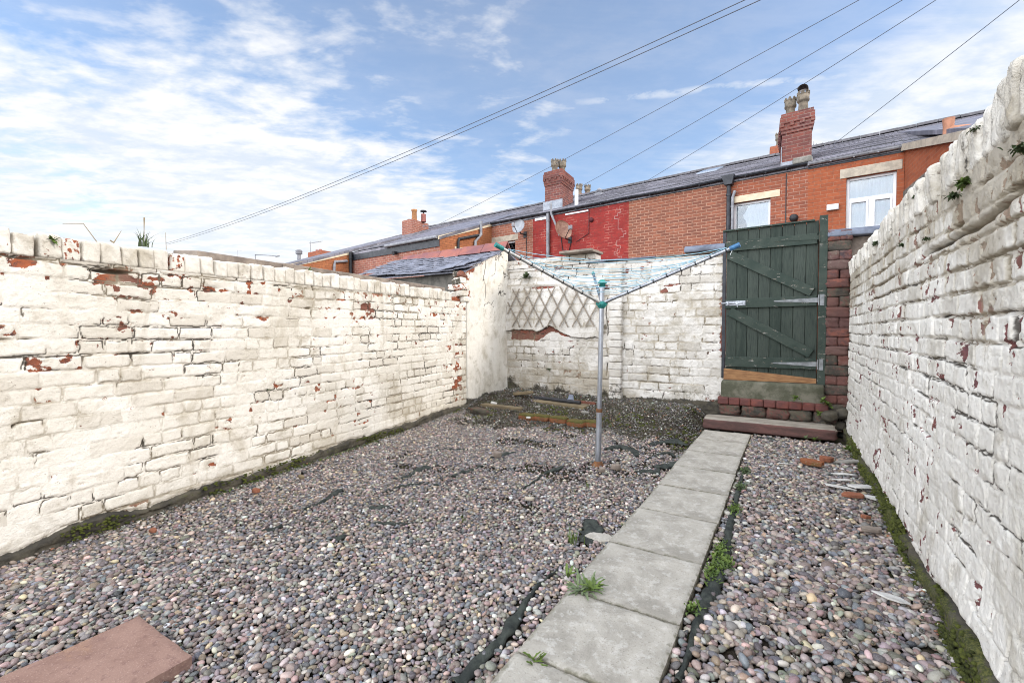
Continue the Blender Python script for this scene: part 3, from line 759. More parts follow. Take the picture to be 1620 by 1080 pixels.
# ================================================================== OUTHOUSE beyond the left wall
OX = -3.435
oh = thing('outhouse', 'old lean-to outhouse with slate roof and red ridge tiles behind the cream wall', 'outhouse', (OX, 4.56, 0))
def gable_field(U, V):
    h = .014 * (fbm(U * 2, V * 2, 401) - .5) * 2 + .003 * (fbm(U * 25, V * 25, 402) - .5) * 2
    topz = 1.73 + .37 * U / .86
    cn = np.abs(fbm(U * 4.2, V * 3.4, 403, 5) - .5)
    ck = (1 - ss(.003, .014, cn)) * ss(.46, .6, fbm(U * 2, V * 2, 404)) * ss(.9, 1.3, V)
    xc = .40 + .06 * (fbm(V * 6, V * 0, 405) - .5) * 2
    ck = np.maximum(ck, np.exp(-((U - xc) / .008) ** 2) * ss(1.2, 1.5, V))
    brk = (1 - ss(.0, .24, U + .10 * (fbm(U * 9, V * 12, 406) - .5) * 2)) * ss(1.25, 1.45, V)
    chip = .15 + .22 * (fbm(U * 10, V * 14, 407) - .5) + .5 * brk * (fbm(U * 11, V * 16, 408) > .45) + .40 * ss(topz - .14, topz - .02, V) * fbm(U * 12, V * 12, 409)
    h = h - .006 * ck - .02 * brk * fbm(U * 18, V * 22, 410)
    z = np.zeros_like(U)
    d = np.dstack([h, h])
    return dict(h=h, chip=chip, crack=ck, tone=fbm(U * 3, V * 3, 411), grime=.9 * (1 - ss(.05, .2, V + .1 * (fbm(U * 6, V * 6, 412) - .5))), moss=.4 * ss(1.6, 1.9, V) * ss(.75, .9, U) + .3 * (1 - ss(.05, .3, V)),
                stain=.5 * (1 - ss(.1, .7, V)) * fbm(U * 4, V * 2, 413) + .2)
# the rendered gable: grid with sloping top
us = np.linspace(0, .95, 110); vs01 = np.linspace(0, 1, 210)
U, T = np.meshgrid(us, vs01, indexing='ij'); V = -.1 + T * (1.83 + .37 * np.minimum(U, .86) / .86)
F = gable_field(U, V); F['h'] -= .004 * ss(.47, .56, F['chip'])
P = np.stack([F['h'], U, V], -1); a_, b_ = U.shape; idx = np.arange(a_ * b_).reshape(a_, b_)
q = np.stack([idx[:-1, :-1], idx[1:, :-1], idx[1:, 1:], idx[:-1, 1:]], -1).reshape(-1, 4)
bk = P.reshape(-1, 3) - np.array([.21, 0, 0])
n0 = a_ * b_
ring = np.concatenate([idx[:, 0], idx[-1, 1:], idx[-2::-1, -1], idx[0, -2:0:-1]]); kk = len(ring); r2 = np.roll(ring, -1)
sides = np.stack([ring, ring + n0, r2 + n0, r2], -1)
at = {k: np.concatenate([F[k].ravel()] * 2) for k in ('chip', 'crack', 'grime', 'moss', 'stain', 'tone')}
np_mesh('gable_wall', np.concatenate([P.reshape(-1, 3), bk]), [q, q[:, ::-1] + n0, sides], PB_left, oh, at)
# broken quoin bricks beside it
L = Lumps()
for i in range(26):
    z = 1.28 + (i // 4) * .078 + random.uniform(-.008, .008)
    if z > 1.72: break
    L.add((-.03 - random.uniform(0, .17), -.02 + random.uniform(-.07, .05), z), (random.uniform(.10, .16), random.uniform(.09, .13), .074), rot(random.uniform(-.15, .15), random.uniform(-.15, .15), random.uniform(-.5, .5)), 8, 8, .07,
          chip=random.choice([.3, .5, .62, .62]), grime=random.choice([.1, .2, .62]), stain=.3)
L.build('broken_quoin', PB_left, oh)
b = MB(); b.box(-1.92, -.20, .03, .12, -.1, 1.70); b.build('front_wall', simple('dark cement render', (.15, .138, .12), (.07, .066, .058), 5, .9, .6, 30), oh)  # front wall has a darker render tone than the far wall
b = MB(); b.box(-.205, -.165, -.015, .028, 1.2, 1.72); b.build('corner_batten', ROT, oh, bevel=.003)
b = MB(); b.box(-1.92, -1.72, .12, 1.0, -.1, 1.72); b.build('far_wall', RENDER_G, oh)
# slates: overlapping courses
b = MB(); rows = 8; e0 = Vector((0, -.07, 1.725)); e1 = Vector((0, .86, 2.095))
for r_ in range(rows):
    x = -1.98 - (0 if r_ % 2 else .1)
    while x < .0:
        w = random.uniform(.17, .22); xe = min(x + w, .035 + random.uniform(-.02, .03))
        if r_ == 0 and random.random() < .12: x += w; continue
        t0 = r_ / rows + random.uniform(-.012, .012); t1 = min(1.0, t0 + 1.55 / rows)
        p0 = e0.lerp(e1, t0); p1 = e0.lerp(e1, t1); sag = .02 * math.sin(x * 2.2)
        off = .018 + random.uniform(0, .006); tl = random.uniform(-.006, .006)
        vs = []
        for (px_, pp, oz) in ((x, p0, off), (xe - .004, p0, off + tl), (xe - .004, p1, .004), (x, p1, .004)):
            vs.append(Vector((px_, pp.y, pp.z + oz + sag)))
        b.hexa(vs + [v + Vector((0, 0, .008)) for v in vs]); x += w
for (x0, x1, y0, z0) in ((-.42, -.16, -.13, 1.735), (-.33, -.05, -.05, 1.765), (-.18, .04, .08, 1.825)):   # loose slates at the verge
    vs = [Vector((x0, y0, z0)), Vector((x1, y0 + .05, z0 + .03)), Vector((x1 - .02, y0 + .27, z0 + .13)), Vector((x0, y0 + .24, z0 + .10))]
    b.hexa(vs + [v + Vector((0, 0, .009)) for v in vs])
b.hexa([Vector(p) for p in ((-1.95, -.04, 1.70), (0.0, -.04, 1.70), (0.0, .9, 2.085), (-1.95, .9, 2.085), (-1.95, -.04, 1.715), (0.0, -.04, 1.715), (0.0, .9, 2.105), (-1.95, .9, 2.105))])
b.hexa([Vector(p) for p in ((-1.95, .9, 2.085), (0.02, .9, 2.085), (0.02, 1.9, 1.70), (-1.95, 1.9, 1.70), (-1.95, .9, 2.105), (0.02, .9, 2.105), (0.02, 1.9, 1.722), (-1.95, 1.9, 1.722))])
b.build('slate_roof', SLATE2, oh)
x = .05
for i in range(5):
    b = MB(); w = .40; hgt = .135; zz = 2.222 - .010 * i + .002 * (i % 2)
    x0, x1 = x - w + .012, x
    b.add([(x0, .76, zz - hgt), (x0, .87, zz), (x0, .98, zz - hgt), (x1, .76, zz - hgt), (x1, .87, zz), (x1, .98, zz - hgt),
           (x0, .775, zz - hgt - .004), (x0, .87, zz - .016), (x0, .965, zz - hgt - .004), (x1, .775, zz - hgt - .004), (x1, .87, zz - .016), (x1, .965, zz - hgt - .004)],
          [(0, 3, 4, 1), (1, 4, 5, 2), (6, 7, 10, 9), (7, 8, 11, 10), (3, 9, 10, 4), (4, 10, 11, 5), (0, 1, 7, 6), (1, 2, 8, 7), (0, 6, 9, 3), (2, 5, 11, 8)])
    b.build('ridge_tile', TERRA, oh); x -= w

# ================================================================== TRELLIS
tr = thing('trellis', 'faded diamond lattice trellis fixed to the end wall behind the airer', 'trellis', (-2.6, BY - .045, 1.02))
def lath(x0, z0, x1, z1, y, name='lath'):
    b = MB(); A = Vector((x0, y, z0)); B = Vector((x1, y, z1)); d = (B - A).normalized(); w = Vector((-d.z, 0, d.x)) * .0085
    vs = [A - w, B - w, B + w, A + w]; b.hexa([v for v in vs] + [v + Vector((0, -.007, 0)) for v in vs]); b.build(name, LATH, tr)
zb, zt = 1.025, 1.555; H_ = zt - zb
for i in range(-1, 8):
    x = -3.36 + i * .182 + .04; xs = x + .30
    lo, hi = max(x, -3.40), min(xs, -2.04)
    if hi - lo > .04:
        lath(lo + 2.6, zb - 1.02 + (lo - x) / .30 * H_, hi + 2.6, zb - 1.02 + (hi - x) / .30 * H_, -.008)
        lath(lo + 2.6, zt - 1.02 - (lo - x) / .30 * H_, hi + 2.6, zt - 1.02 - (hi - x) / .30 * H_, .0)
# ================================================================== GROUND
def lwx(Y): return LS.x + LU[0] / LU[1] * (Y - LS.y)       # left wall face x at Y
def gzf(X, Y):
    X = np.asarray(X, float); Y = np.asarray(Y, float)
    z = -.030 + .016 * (fbm(X * 1.3, Y * 1.3, 500) - .5) * 2
    left = 1 - ss(-.95, -.72, X)
    z = z + left * (ss(4.15, 5.25, Y) * .13 + .03 * ss(3.4, 4.2, Y))
    z = z + .05 * np.exp(-(((X + 3.1) / .35) ** 2 + ((Y - 5.0) / .4) ** 2)) + .012 * (fbm(X * 5, Y * 5, 501) - .5) * 2 * ss(3.9, 4.5, Y)
    return z
xs = np.arange(-3.75, .66, .03); ys = np.arange(-.2, 5.66, .03)
X, Y = np.meshgrid(xs, ys, indexing='ij'); Z = gzf(X, Y) - .012
a_, b_ = X.shape; idx = np.arange(a_ * b_).reshape(a_, b_)
q = np.stack([idx[:-1, :-1], idx[1:, :-1], idx[1:, 1:], idx[:-1, 1:]], -1).reshape(-1, 4)
n0 = a_ * b_
far = np.array([[-600, -600, -.16], [600, -600, -.16], [600, 600, -.16], [-600, 600, -.16]])
tag(np_mesh('ground', np.concatenate([np.stack([X, Y, Z], -1).reshape(-1, 3), far]), [q, np.array([[n0, n0 + 1, n0 + 2, n0 + 3]])], SOIL), 'dark bare soil of the yard', 'ground', kind='structure')

# ------------------------------------------------------------------ path flags
PX0, PX1 = -.715, -.305
jy = [.28, .735, 1.20, 1.585, 2.05, 2.54, 2.99, 3.47, 3.95, 4.43, 4.84]
slab_labels = ['grey path flag nearest the camera, cut off by the photo edge', 'grey path flag with a small weed at its left edge, second in the path', 'grey path flag beside the leafy thistle weed, third in the path',
               'grey path flag just beyond the thistle, with a snapped corner', 'grey path flag just behind the one with the snapped corner', 'plain grey path flag in the middle of the path',
               'grey path flag level with the white shards on the gravel', 'grey path flag beside the crumpled black membrane', 'grey path flag second from the stone step', 'last grey path flag touching the sandstone step']
def flag(name, x0, x1, y0, y1, z, th, m, nx=36, ny=36, tilt=(0, 0), seed=1, loc=None, rz=0, cut=None):
    us = np.linspace(0, 1, nx); vs = np.linspace(0, 1, ny)
    U, V = np.meshgrid(us, vs, indexing='ij'); w, l = x1 - x0, y1 - y0
    Xl = (U - .5) * w; Yl = (V - .5) * l
    ed = np.minimum(np.minimum(U, 1 - U) * w, np.minimum(V, 1 - V) * l)
    Zl = .003 * (fbm(Xl * 9, Yl * 9, seed) - .5) * 2 + .0018 * (fbm(Xl * 40, Yl * 40, seed + 1) - .5) * 2 - .0035 * (1 - ss(0, .006, ed)) + tilt[0] * Xl + tilt[1] * Yl
    jx = .003 * (fbm(Yl * 14, Yl * 0, seed + 2) - .5) * 2; jy_ = .003 * (fbm(Xl * 14, Xl * 0, seed + 3) - .5) * 2
    Xl = Xl + jx * (np.abs(U - .5) > .49); Yl = Yl + jy_ * (np.abs(V - .5) > .49)
    idx = np.arange(nx * ny).reshape(nx, ny)
    q = np.stack([idx[:-1, :-1], idx[1:, :-1], idx[1:, 1:], idx[:-1, 1:]], -1).reshape(-1, 4)
    P = np.stack([Xl, Yl, Zl], -1).reshape(-1, 3)
    ring = np.concatenate([idx[:, 0], idx[-1, 1:], idx[-2::-1, -1], idx[0, -2:0:-1]]); k = len(ring); kk = np.arange(k)
    bot = P[ring] - np.array([0, 0, th]); n0 = len(P)
    edge = np.concatenate([(1 - ss(0, .04, ed)).ravel() * .75, np.ones(k)])
    sides = np.stack([ring, n0 + kk, n0 + (kk + 1) % k, ring[(kk + 1) % k]], -1)
    o = np_mesh(name, np.concatenate([P, bot]), [q, sides], m, None, {'edge': edge}, smooth=True)
    o.location = ((x0 + x1) / 2, (y0 + y1) / 2, z); o.rotation_euler.z = rz
    try:
        o.data.set_sharp_from_angle(angle=R(50))
    except Exception: pass
    return o
for i in range(10):
    dx = random.uniform(-.004, .004)
    o = flag('path_flag', PX0 + dx, PX1 + dx, jy[i] + .0035, jy[i + 1] - .0035, random.uniform(-.003, .002), .055, SLAB, tilt=(random.uniform(-.006, .006), random.uniform(-.006, .006)), seed=600 + 7 * i)
    tag(o, slab_labels[i], 'paving flag', 'grey flags of the path')
# the snapped off corner lies shifted out a little
cr = G(968, 879, 0)
b = MB(); b.prism([(-.07, -.025), (.02, -.045), (.075, .01), (.03, .05), (-.055, .03)], 'z', -.05, -.006)
o = b.build('broken_corner', SLAB, None, bevel=.004, loc=(PX0 - .055, 2.075, .004)); tag(o, 'snapped corner piece lying beside the grey path flag', 'stone fragment')
o = flag('paving_slab', -1.905, -1.530, .20, .648, .012, .05, REDSLAB, tilt=(.0, .0), seed=901); tag(o, 'pink red concrete paving slab lying on the gravel near the camera', 'paving slab')

# ------------------------------------------------------------------ gravel
def ico(sub):
    bm = bmesh.new(); bmesh.ops.create_icosphere(bm, subdivisions=sub, radius=1)
    v = np.array([p.co[:] for p in bm.verts]); f = np.array([[q.index for q in p.verts] for p in bm.faces]); bm.free(); return v, f
ICO1, ICO2 = ico(1), ico(2)
PAL = np.array([(.265, .20, .185), (.20, .16, .17), (.34, .275, .245), (.15, .125, .135), (.46, .40, .35), (.27, .19, .145), (.18, .175, .195),
                (.085, .08, .09), (.38, .30, .21), (.29, .26, .245), (.225, .15, .145), (.56, .52, .47), (.20, .19, .155), (.31, .22, .20), (.33, .31, .31), (.13, .135, .16)])
PW = np.array([10, 10, 9, 7, 5, 5, 7, 4, 4, 9, 7, .8, 5, 8, 6, 4]); PW = PW / PW.sum()
def depth_of(X, Y, z=0): return X * FWD.x + Y * FWD.y + (z - 1) * FWD.z
def in_view(X, Y, margin=.45):
    d = depth_of(X, Y); x = X * RIGHT.x + Y * RIGHT.y
    return (d > .75) & (np.abs(x) < d * 1.125 + margin)
def pebbles(name, X, Y, size, dz=0, sub=2, pal=PAL, pw=PW, flat=.5, m=PEB, var=.16, tilt=.28, bright=1.0):
    T, F = ICO2 if sub == 2 else ICO1
    n = len(X); k = len(T)
    a = size; b_ = size * RNG.uniform(.55, .88, n); c = size * RNG.uniform(flat * .75, flat * 1.3, n)
    D = T[None] * np.stack([a, b_, c], -1)[:, None, :]
    # egg and facet irregularity
    s = RNG.uniform(-.22, .22, (n, 1)); D = D * (1 + s * T[None, :, 0])[..., None]
    ph = RNG.uniform(0, 6.28, (n, 3)); D = D * (1 + .07 * np.sin(3 * T[None, :, 0] + ph[:, :1]) + .07 * np.sin(3.3 * T[None, :, 1] + ph[:, 1:2]) + .05 * np.sin(4 * T[None, :, 2] + ph[:, 2:]))[..., None]
    tx = RNG.normal(0, tilt, n); ty = RNG.normal(0, tilt, n); rz = RNG.uniform(0, 6.283, n)
    cx, sx, cy, sy, cz, sz = np.cos(tx), np.sin(tx), np.cos(ty), np.sin(ty), np.cos(rz), np.sin(rz)
    x, y, z = D[..., 0], D[..., 1], D[..., 2]
    x, y = x * cz[:, None] - y * sz[:, None], x * sz[:, None] + y * cz[:, None]
    y, z = y * cx[:, None] - z * sx[:, None], y * sx[:, None] + z * cx[:, None]
    x, z = x * cy[:, None] + z * sy[:, None], -x * sy[:, None] + z * cy[:, None]
    Z = gzf(X, Y) + dz
    P = np.stack([x + X[:, None], y + Y[:, None], z + Z[:, None]], -1).reshape(-1, 3)
    FF = (F[None] + (np.arange(n) * k)[:, None, None]).reshape(-1, 3)
    c0 = pal[RNG.choice(len(pal), n, p=pw)] * RNG.lognormal(-.01, var * 2.1, (n, 1)) * np.array([.985, 1.0, .945]) * RNG.normal(1, .04, (n, 3)) * bright
    return P, FF, np.repeat(np.clip(c0, .02, .8), k, 0)
def join(parts):
    P = []; F = []; C = []; n = 0
    for p, f, c in parts: P.append(p); F.append(f + n); C.append(c); n += len(p)
    return np.concatenate(P), np.concatenate(F), np.concatenate(C)
def grid_pts(sp, x0, x1, y0, y1, j=.48):
    gx_, gy_ = np.meshgrid(np.arange(x0, x1, sp), np.arange(y0, y1, sp * .9), indexing='ij')
    gx_ = gx_ + (np.arange(gx_.shape[1]) % 2 * sp / 2)[None]
    gx_ = gx_ + RNG.uniform(-j, j, gx_.shape) * sp; gy_ = gy_ + RNG.uniform(-j, j, gy_.shape) * sp
    return gx_.ravel(), gy_.ravel()
def soil_line(X):                          # where the gravel thins out into soil
    return 3.86 + .62 * (fbm(X * 1.1, X * 0, 510) - .5) * 2 + .22 * (fbm(X * 6, X * 0, 511) - .5) * 2 + .28 * ss(-1.7, -1.0, X) * 0 - .20 * ss(-3.0, -2.0, X) + .1
FAB = []                                    # bare fabric: centre lines with half widths, gravel is kept off them
def fab_px(pts): return [G(x, y, -.02) for x, y in pts]
FABRICS = [
    ('long twisted strip of black weed membrane surfacing along the left of the path', [(722, 1079), (760, 1040), (792, 1012), (812, 985), (830, 955), (848, 932), (868, 915), (888, 897)], [.022, .022, .018, .028, .013, .008, .006, .003]),
    ('black weed membrane strip showing at the right foot of the path', [(1072, 1079), (1088, 1040), (1098, 1000), (1112, 960), (1128, 930), (1140, 890), (1150, 850), (1158, 815), (1165, 790), (1172, 760), (1180, 735)], [.012, .010, .014, .022, .034, .034, .026, .018, .016, .014, .010]),
    ('torn flap of black membrane behind the bright grass tuft', [(922, 862), (934, 850), (938, 835), (930, 822)], [.03, .055, .06, .02]),
    ('humped black membrane just right of the airer pole', [(958, 712), (972, 708), (988, 709), (1004, 716), (1008, 722)], [.015, .04, .05, .04, .01]),
    ('grey membrane patch touching the path edge beyond the airer', [(1028, 706), (1050, 703), (1072, 700), (1088, 705)], [.03, .045, .05, .02]),
    ('dark rolled membrane edge between two patches by the path', [(1022, 728), (1040, 720), (1060, 716), (1068, 722)], [.008, .016, .02, .012]),
    ('flat membrane patch against the path, nearer the camera', [(1034, 740), (1052, 737), (1072, 732), (1092, 728)], [.02, .05, .05, .02]),
    ('ragged black membrane clump in front of the flat patch', [(1006, 750), (1020, 746), (1036, 748), (1044, 744)], [.02, .03, .03, .01]),
    ('thin dark fold of membrane with a green grey end on the open gravel', [(828, 772), (848, 758), (862, 748), (878, 742), (892, 738)], [.005, .010, .012, .03, .012]),
    ('black fold of membrane showing beside a brown stone', [(776, 724), (790, 720), (804, 716), (816, 714)], [.01, .024, .03, .012]),
    ('short black ridge of membrane out on the left gravel', [(690, 712), (704, 710), (720, 711), (740, 710)], [.006, .012, .014, .01]),
    ('long dark membrane fold left of the open gravel', [(715, 752), (732, 745), (750, 741), (768, 733)], [.012, .02, .012, .004]),
    ('black slit of membrane with a loose grey flap', [(622, 757), (645, 752), (662, 742), (680, 738)], [.006, .014, .03, .03]),
    ('curved membrane ridge below the black slit', [(606, 779), (625, 771), (645, 765), (670, 764), (696, 766)], [.012, .012, .010, .008, .004]),
    ('dark membrane fold nearest the cream wall', [(482, 807), (500, 799), (518, 790), (530, 780), (540, 775)], [.006, .012, .016, .022, .02]),
    ('small square flap of membrane on the left gravel', [(584, 803), (600, 802), (616, 800)], [.016, .026, .01]),
    ('pointed black membrane tip poking from the gravel', [(414, 842), (430, 838), (446, 832)], [.008, .022, .012]),
    ('dull membrane patch half buried in the near gravel', [(528, 852), (538, 850), (548, 848)], [.02, .03, .01]),
    ('faint membrane streak sunk in the gravel left of the airer', [(584, 826), (610, 826), (640, 827), (660, 826)], [.004, .008, .008, .003]),
    ('crumpled membrane in the corner between stone step and white wall', [(1290, 694), (1306, 688), (1325, 684), (1345, 690)], [.02, .05, .06, .04]),
    ('dark membrane wedge poking out where path and step meet', [(1198, 692), (1212, 693), (1226, 697)], [.03, .035, .02]),
]
for lab, pts, ws in FABRICS:
    W = fab_px(pts); FAB.append((W, ws))
def fabric_clear(X, Y, k=1.0):
    keep = np.ones(len(X), bool)
    for W, ws in FAB:
        for i in range(len(W) - 1):
            ax, ay, bx_, by_ = W[i].x, W[i].y, W[i + 1].x, W[i + 1].y
            dx, dy = bx_ - ax, by_ - ay; L2 = dx * dx + dy * dy + 1e-9
            t = np.clip(((X - ax) * dx + (Y - ay) * dy) / L2, 0, 1)
            dd = np.hypot(X - ax - t * dx, Y - ay - t * dy); w = ws[i] + (ws[i + 1] - ws[i]) * t
            keep &= ~((dd < w * k) & (RNG.random(len(X)) < .88))
    return keep
def gravel_mask(X, Y):
    k = in_view(X, Y) & (X > lwx(Y) + .012) & (X < .468)
    onpath = (X > PX0 - .006) & (X < PX1 + .010) & (Y < 4.85)
    k &= ~onpath
    k &= ~((X > -1.9) & (X < -1.535) & (Y < .64))
    lft = X < PX0
    dens = np.where(lft, 1 - ss(-.10, .22, Y - soil_line(X) + .18 * (fbm(X * 9, Y * 9, 512) - .5) * 2), 1 - ss(4.90, 4.95, Y))
    worn = (X < PX0) & (X > -1.35) & (Y > 3.0) & (Y < 3.95); dens = dens * np.where(worn, .35 + .65 * ss(.42, .56, fbm(X * 5, Y * 5, 515)), 1)
    dens = dens * np.where(lft, 1 - .75 * ss(.60, .70, fbm(X * 2.3, Y * 3.1, 516)) * ss(1.6, 2.6, Y), 1)
    k &= RNG.random(len(X)) < dens
    return k & fabric_clear(X, Y)
parts = []
for sp, sz, dz, frac in ((.0155, (.0076, .0124), .000, 1.0), (.0200, (.0080, .0145), .0075, .72)):
    X, Y = grid_pts(sp, -3.35, .48, .2, 5.0)
    k = gravel_mask(X, Y) & (RNG.random(len(X)) < frac * np.where(X > PX1, .60, 1)); X, Y = X[k], Y[k]
    d = depth_of(X, Y); s = RNG.uniform(sz[0], sz[1], len(X)); big = RNG.random(len(X)) < .06; s[big] *= 1.45; s[X > PX1] *= 1.36
    far = d > 2.3
    parts.append(pebbles('g', X[~far], Y[~far], s[~far], dz + RNG.normal(0, .0022, (~far).sum()), 2))
    parts.append(pebbles('g', X[far], Y[far], s[far], dz + RNG.normal(0, .0022, far.sum()), 1))
P, F, C = join(parts)
print('pebbles', len(F))
tag(np_mesh('gravel', P, [F], PEB, None, {'col': C}), 'rounded mauve and grey pebbles covering the yard', 'gravel', kind='stuff')

# soil end: grit, chips of brick, bits of stone and leaf
PAL2 = np.array([(.055, .045, .038), (.085, .07, .055), (.20, .19, .175), (.13, .10, .075), (.26, .11, .06), (.36, .35, .33), (.07, .075, .04), (.16, .14, .16), (.10, .09, .07)])
PW2 = np.array([13, 13, 10, 11, 2.4, 4.0, 9, 8, 10]); PW2 /= PW2.sum()
X, Y = grid_pts(.020, -3.45, -.6, 3.4, 5.5)
k = (X > lwx(Y) + .01) & (X < np.where(Y > 4.95, -.55, PX0 - .01)) & (Y < 5.47) & (RNG.random(len(X)) < .95 * ss(-.28, .12, Y - soil_line(X)) * (.45 + .55 * (fbm(X * 4, Y * 4, 520) > .45)))
k &= fabric_clear(X, Y)
X, Y = X[k], Y[k]
p1_ = pebbles('d', X, Y, RNG.uniform(.005, .0135, len(X)), -.004 + RNG.normal(0, .003, len(X)), 1, PAL2, PW2, .45, tilt=.45)
X, Y = grid_pts(.045, -3.4, .45, .6, 4.9); k = gravel_mask(X, Y) & (RNG.random(len(X)) < .10 + .5 * ss(.52, .68, fbm(X * 2.2, Y * 2.2, 521))); X, Y = X[k], Y[k]
p2_ = pebbles('d', X, Y, RNG.uniform(.004, .010, len(X)), .016, 1, PAL2, PW2, .4, tilt=.3)
Yf = RNG.uniform(.6, 4.9, 2600); Xf = lwx(Yf) + .012 + np.abs(RNG.normal(0, .028, len(Yf))); kf = in_view(Xf, Yf)
p3_ = pebbles('d', Xf[kf], Yf[kf], RNG.uniform(.004, .012, kf.sum()), .004 + RNG.normal(0, .006, kf.sum()), 1, PAL2, PW2, .6, tilt=.5)
Yf = RNG.uniform(.9, 4.9, 2200); Xf = .470 - np.abs(RNG.normal(0, .022, len(Yf))); kf = in_view(Xf, Yf)
p4_ = pebbles('d', Xf[kf], Yf[kf], RNG.uniform(.004, .012, kf.sum()), .006 + RNG.normal(0, .008, kf.sum()), 1, PAL2, PW2, .6, tilt=.5)
Xf = RNG.uniform(-3.45, -.7, 1800); Yf = 5.475 - np.abs(RNG.normal(0, .04, len(Xf)))
p5_ = pebbles('d', Xf, Yf, RNG.uniform(.005, .016, len(Xf)), .004 + RNG.normal(0, .008, len(Xf)), 1, PAL2, PW2, .6, tilt=.5)
P, F, C = join([p1_, p2_, p3_, p4_, p5_])
tag(np_mesh('soil_debris', P, [F], PEB, None, {'col': C}, smooth=False), 'grit, leaf bits and chips scattered over the dark soil', 'debris', kind='stuff')

# ------------------------------------------------------------------ weed membrane strips
def ribbon(name, W, ws, seed, lift=.012, n=10, sub=9):
    W = [Vector(w) for w in W]
    cs = []
    m_ = len(W)
    for i in range(m_ - 1):
        for t in np.linspace(0, 1, sub, endpoint=False):
            p0, p1, p2, p3 = W[max(i - 1, 0)], W[i], W[i + 1], W[min(i + 2, m_ - 1)]
            p = .5 * ((2 * p1) + (p2 - p0) * t + (2 * p0 - 5 * p1 + 4 * p2 - p3) * t * t + (3 * p1 - p0 - 3 * p2 + p3) * t ** 3)
            cs.append((p, ws[i] + (ws[i + 1] - ws[i]) * t))
    cs.append((W[-1], ws[-1]))
    vs = []
    for i, (p, w) in enumerate(cs):
        a = cs[max(i - 1, 0)][0]; c = cs[min(i + 1, len(cs) - 1)][0]; t = (c - a); t.z = 0; t.normalize(); s = Vector((-t.y, t.x, 0))
        for k in range(n + 1):
            f = k / n * 2 - 1
            e = 1 + .35 * (float(fbm(np.array(i * .35), np.array(f > 0) * 9., seed, 2)) - .5) * 2
            q = p + s * f * w * e
            vs.append([q.x, q.y, f, w])
    vs = np.array(vs); z = gzf(vs[:, 0], vs[:, 1])
    f = vs[:, 2]
    z = z + lift + .045 * vs[:, 3] / .04 * (fbm(vs[:, 0] * 14, vs[:, 1] * 14, seed + 1) - .35) * .45 - .012 * np.abs(f) ** 3 + .010 * np.sin(vs[:, 0] * 90 + vs[:, 1] * 60 + seed) * .4
    P = np.stack([vs[:, 0], vs[:, 1], z], -1); a = len(cs); idx = np.arange(a * (n + 1)).reshape(a, n + 1)
    q = np.stack([idx[:-1, :-1], idx[1:, :-1], idx[1:, 1:], idx[:-1, 1:]], -1).reshape(-1, 4)
    o = np_mesh(name, P, [q], FABRIC)
    sd = o.modifiers.new('thick', 'SOLIDIFY'); sd.thickness = .0025
    return o
for i, (lab, pts, ws) in enumerate(FABRICS):
    tag(ribbon('weed_membrane', FAB[i][0], ws, 700 + i * 5, .014), lab, 'membrane', 'scraps of weed membrane in the gravel')

# ------------------------------------------------------------------ loose pieces on the ground
def shard(name, px, py, size, m, label, cat, group=None, th=.012, z=.0, tilt=.12, n=7, rz=None):
    p = G(px, py, 0); zz = float(gzf(p.x, p.y)); p = G(px, py, zz + .015)
    b = MB(); k = random.randint(5, n); ang = sorted(random.uniform(0, 6.28) for _ in range(k))
    ang = [2 * math.pi * (i + random.uniform(-.3, .3)) / k for i in range(k)]
    poly = [(math.cos(a) * size[0] * random.uniform(.7, 1.1), math.sin(a) * size[1] * random.uniform(.7, 1.1)) for a in ang]
    b.prism(poly, 'z', 0, th)
    o = b.build(name, m, None, bevel=min(th * .25, .004), loc=(p.x, p.y, zz + .024 + z))
    o.rotation_euler = (random.uniform(-tilt, tilt), random.uniform(-tilt, tilt), random.uniform(-.4, .4) if rz is None else rz)
    return tag(o, label, cat, group)
g = 'pale flat shards on the right gravel'
shard('stone_shard', 1412, 950, (.062, .026), WHITECHIP, 'white pointed shard lying alone on the near right gravel', 'shard', g, .006, rz=R(-15))
shard('stone_shard', 1366, 775, (.105, .062), WHITECHIP, 'large pale grey slate shard leaning at the white wall foot', 'shard', g, .008, z=.01)
shard('stone_shard', 1380, 790, (.07, .04), WHITECHIP, 'pale slate shard tucked under the large one', 'shard', g, .008)
shard('stone_shard', 1326, 772, (.115, .034), WHITECHIP, 'long bright white shard left of the large pale slate', 'shard', g, .005)
shard('stone_shard', 1332, 761, (.08, .020), WHITECHIP, 'thin white shard behind the long bright one', 'shard', g, .004)
shard('stone_shard', 1334, 752, (.09, .018), WHITECHIP, 'thin grey shard farthest back of the pale group', 'shard', g, .005)
shard('stone_shard', 1241, 735, (.055, .014), WHITECHIP, 'tiny white shard in the middle of the far right gravel', 'shard', g, .004)
shard('stone_shard', 1208, 739, (.045, .012), WHITECHIP, 'tiny white shard near the path edge on the right gravel', 'shard', g, .004)
shard('stone_shard', 1346, 733, (.12, .035), STONE_G, 'broad grey flat stone at the foot of the white wall', 'shard', g, .014)
g = 'loose stones and brick bits on the gravel'
shard('brick_fragment', 405, 781, (.034, .026), BRICKBIT, 'bright orange brick fragment near the cream wall', 'brick fragment', g, .024)
shard('brick_fragment', 243, 843, (.030, .018), BRICKBIT, 'red brick fragment at the foot of the near cream wall', 'brick fragment', g, .014)
shard('brick_fragment', 1350, 788, (.06, .036), BRICKBIT, 'brown red brick piece under the pale slates', 'brick fragment', g, .02)
shard('brick_fragment', 1306, 731, (.055, .038), BRICKBIT, 'brown red brick piece on the far right gravel beside a mossy stone', 'brick fragment', g, .035)
shard('mossy_stone', 1284, 736, (.09, .05), MOSSB, 'flat green brown stone on the far right gravel', 'stone', g, .03)
shard('stone', 1379, 843, (.055, .030), STONE_B, 'brown flat stone close to the white wall', 'stone', g, .02)
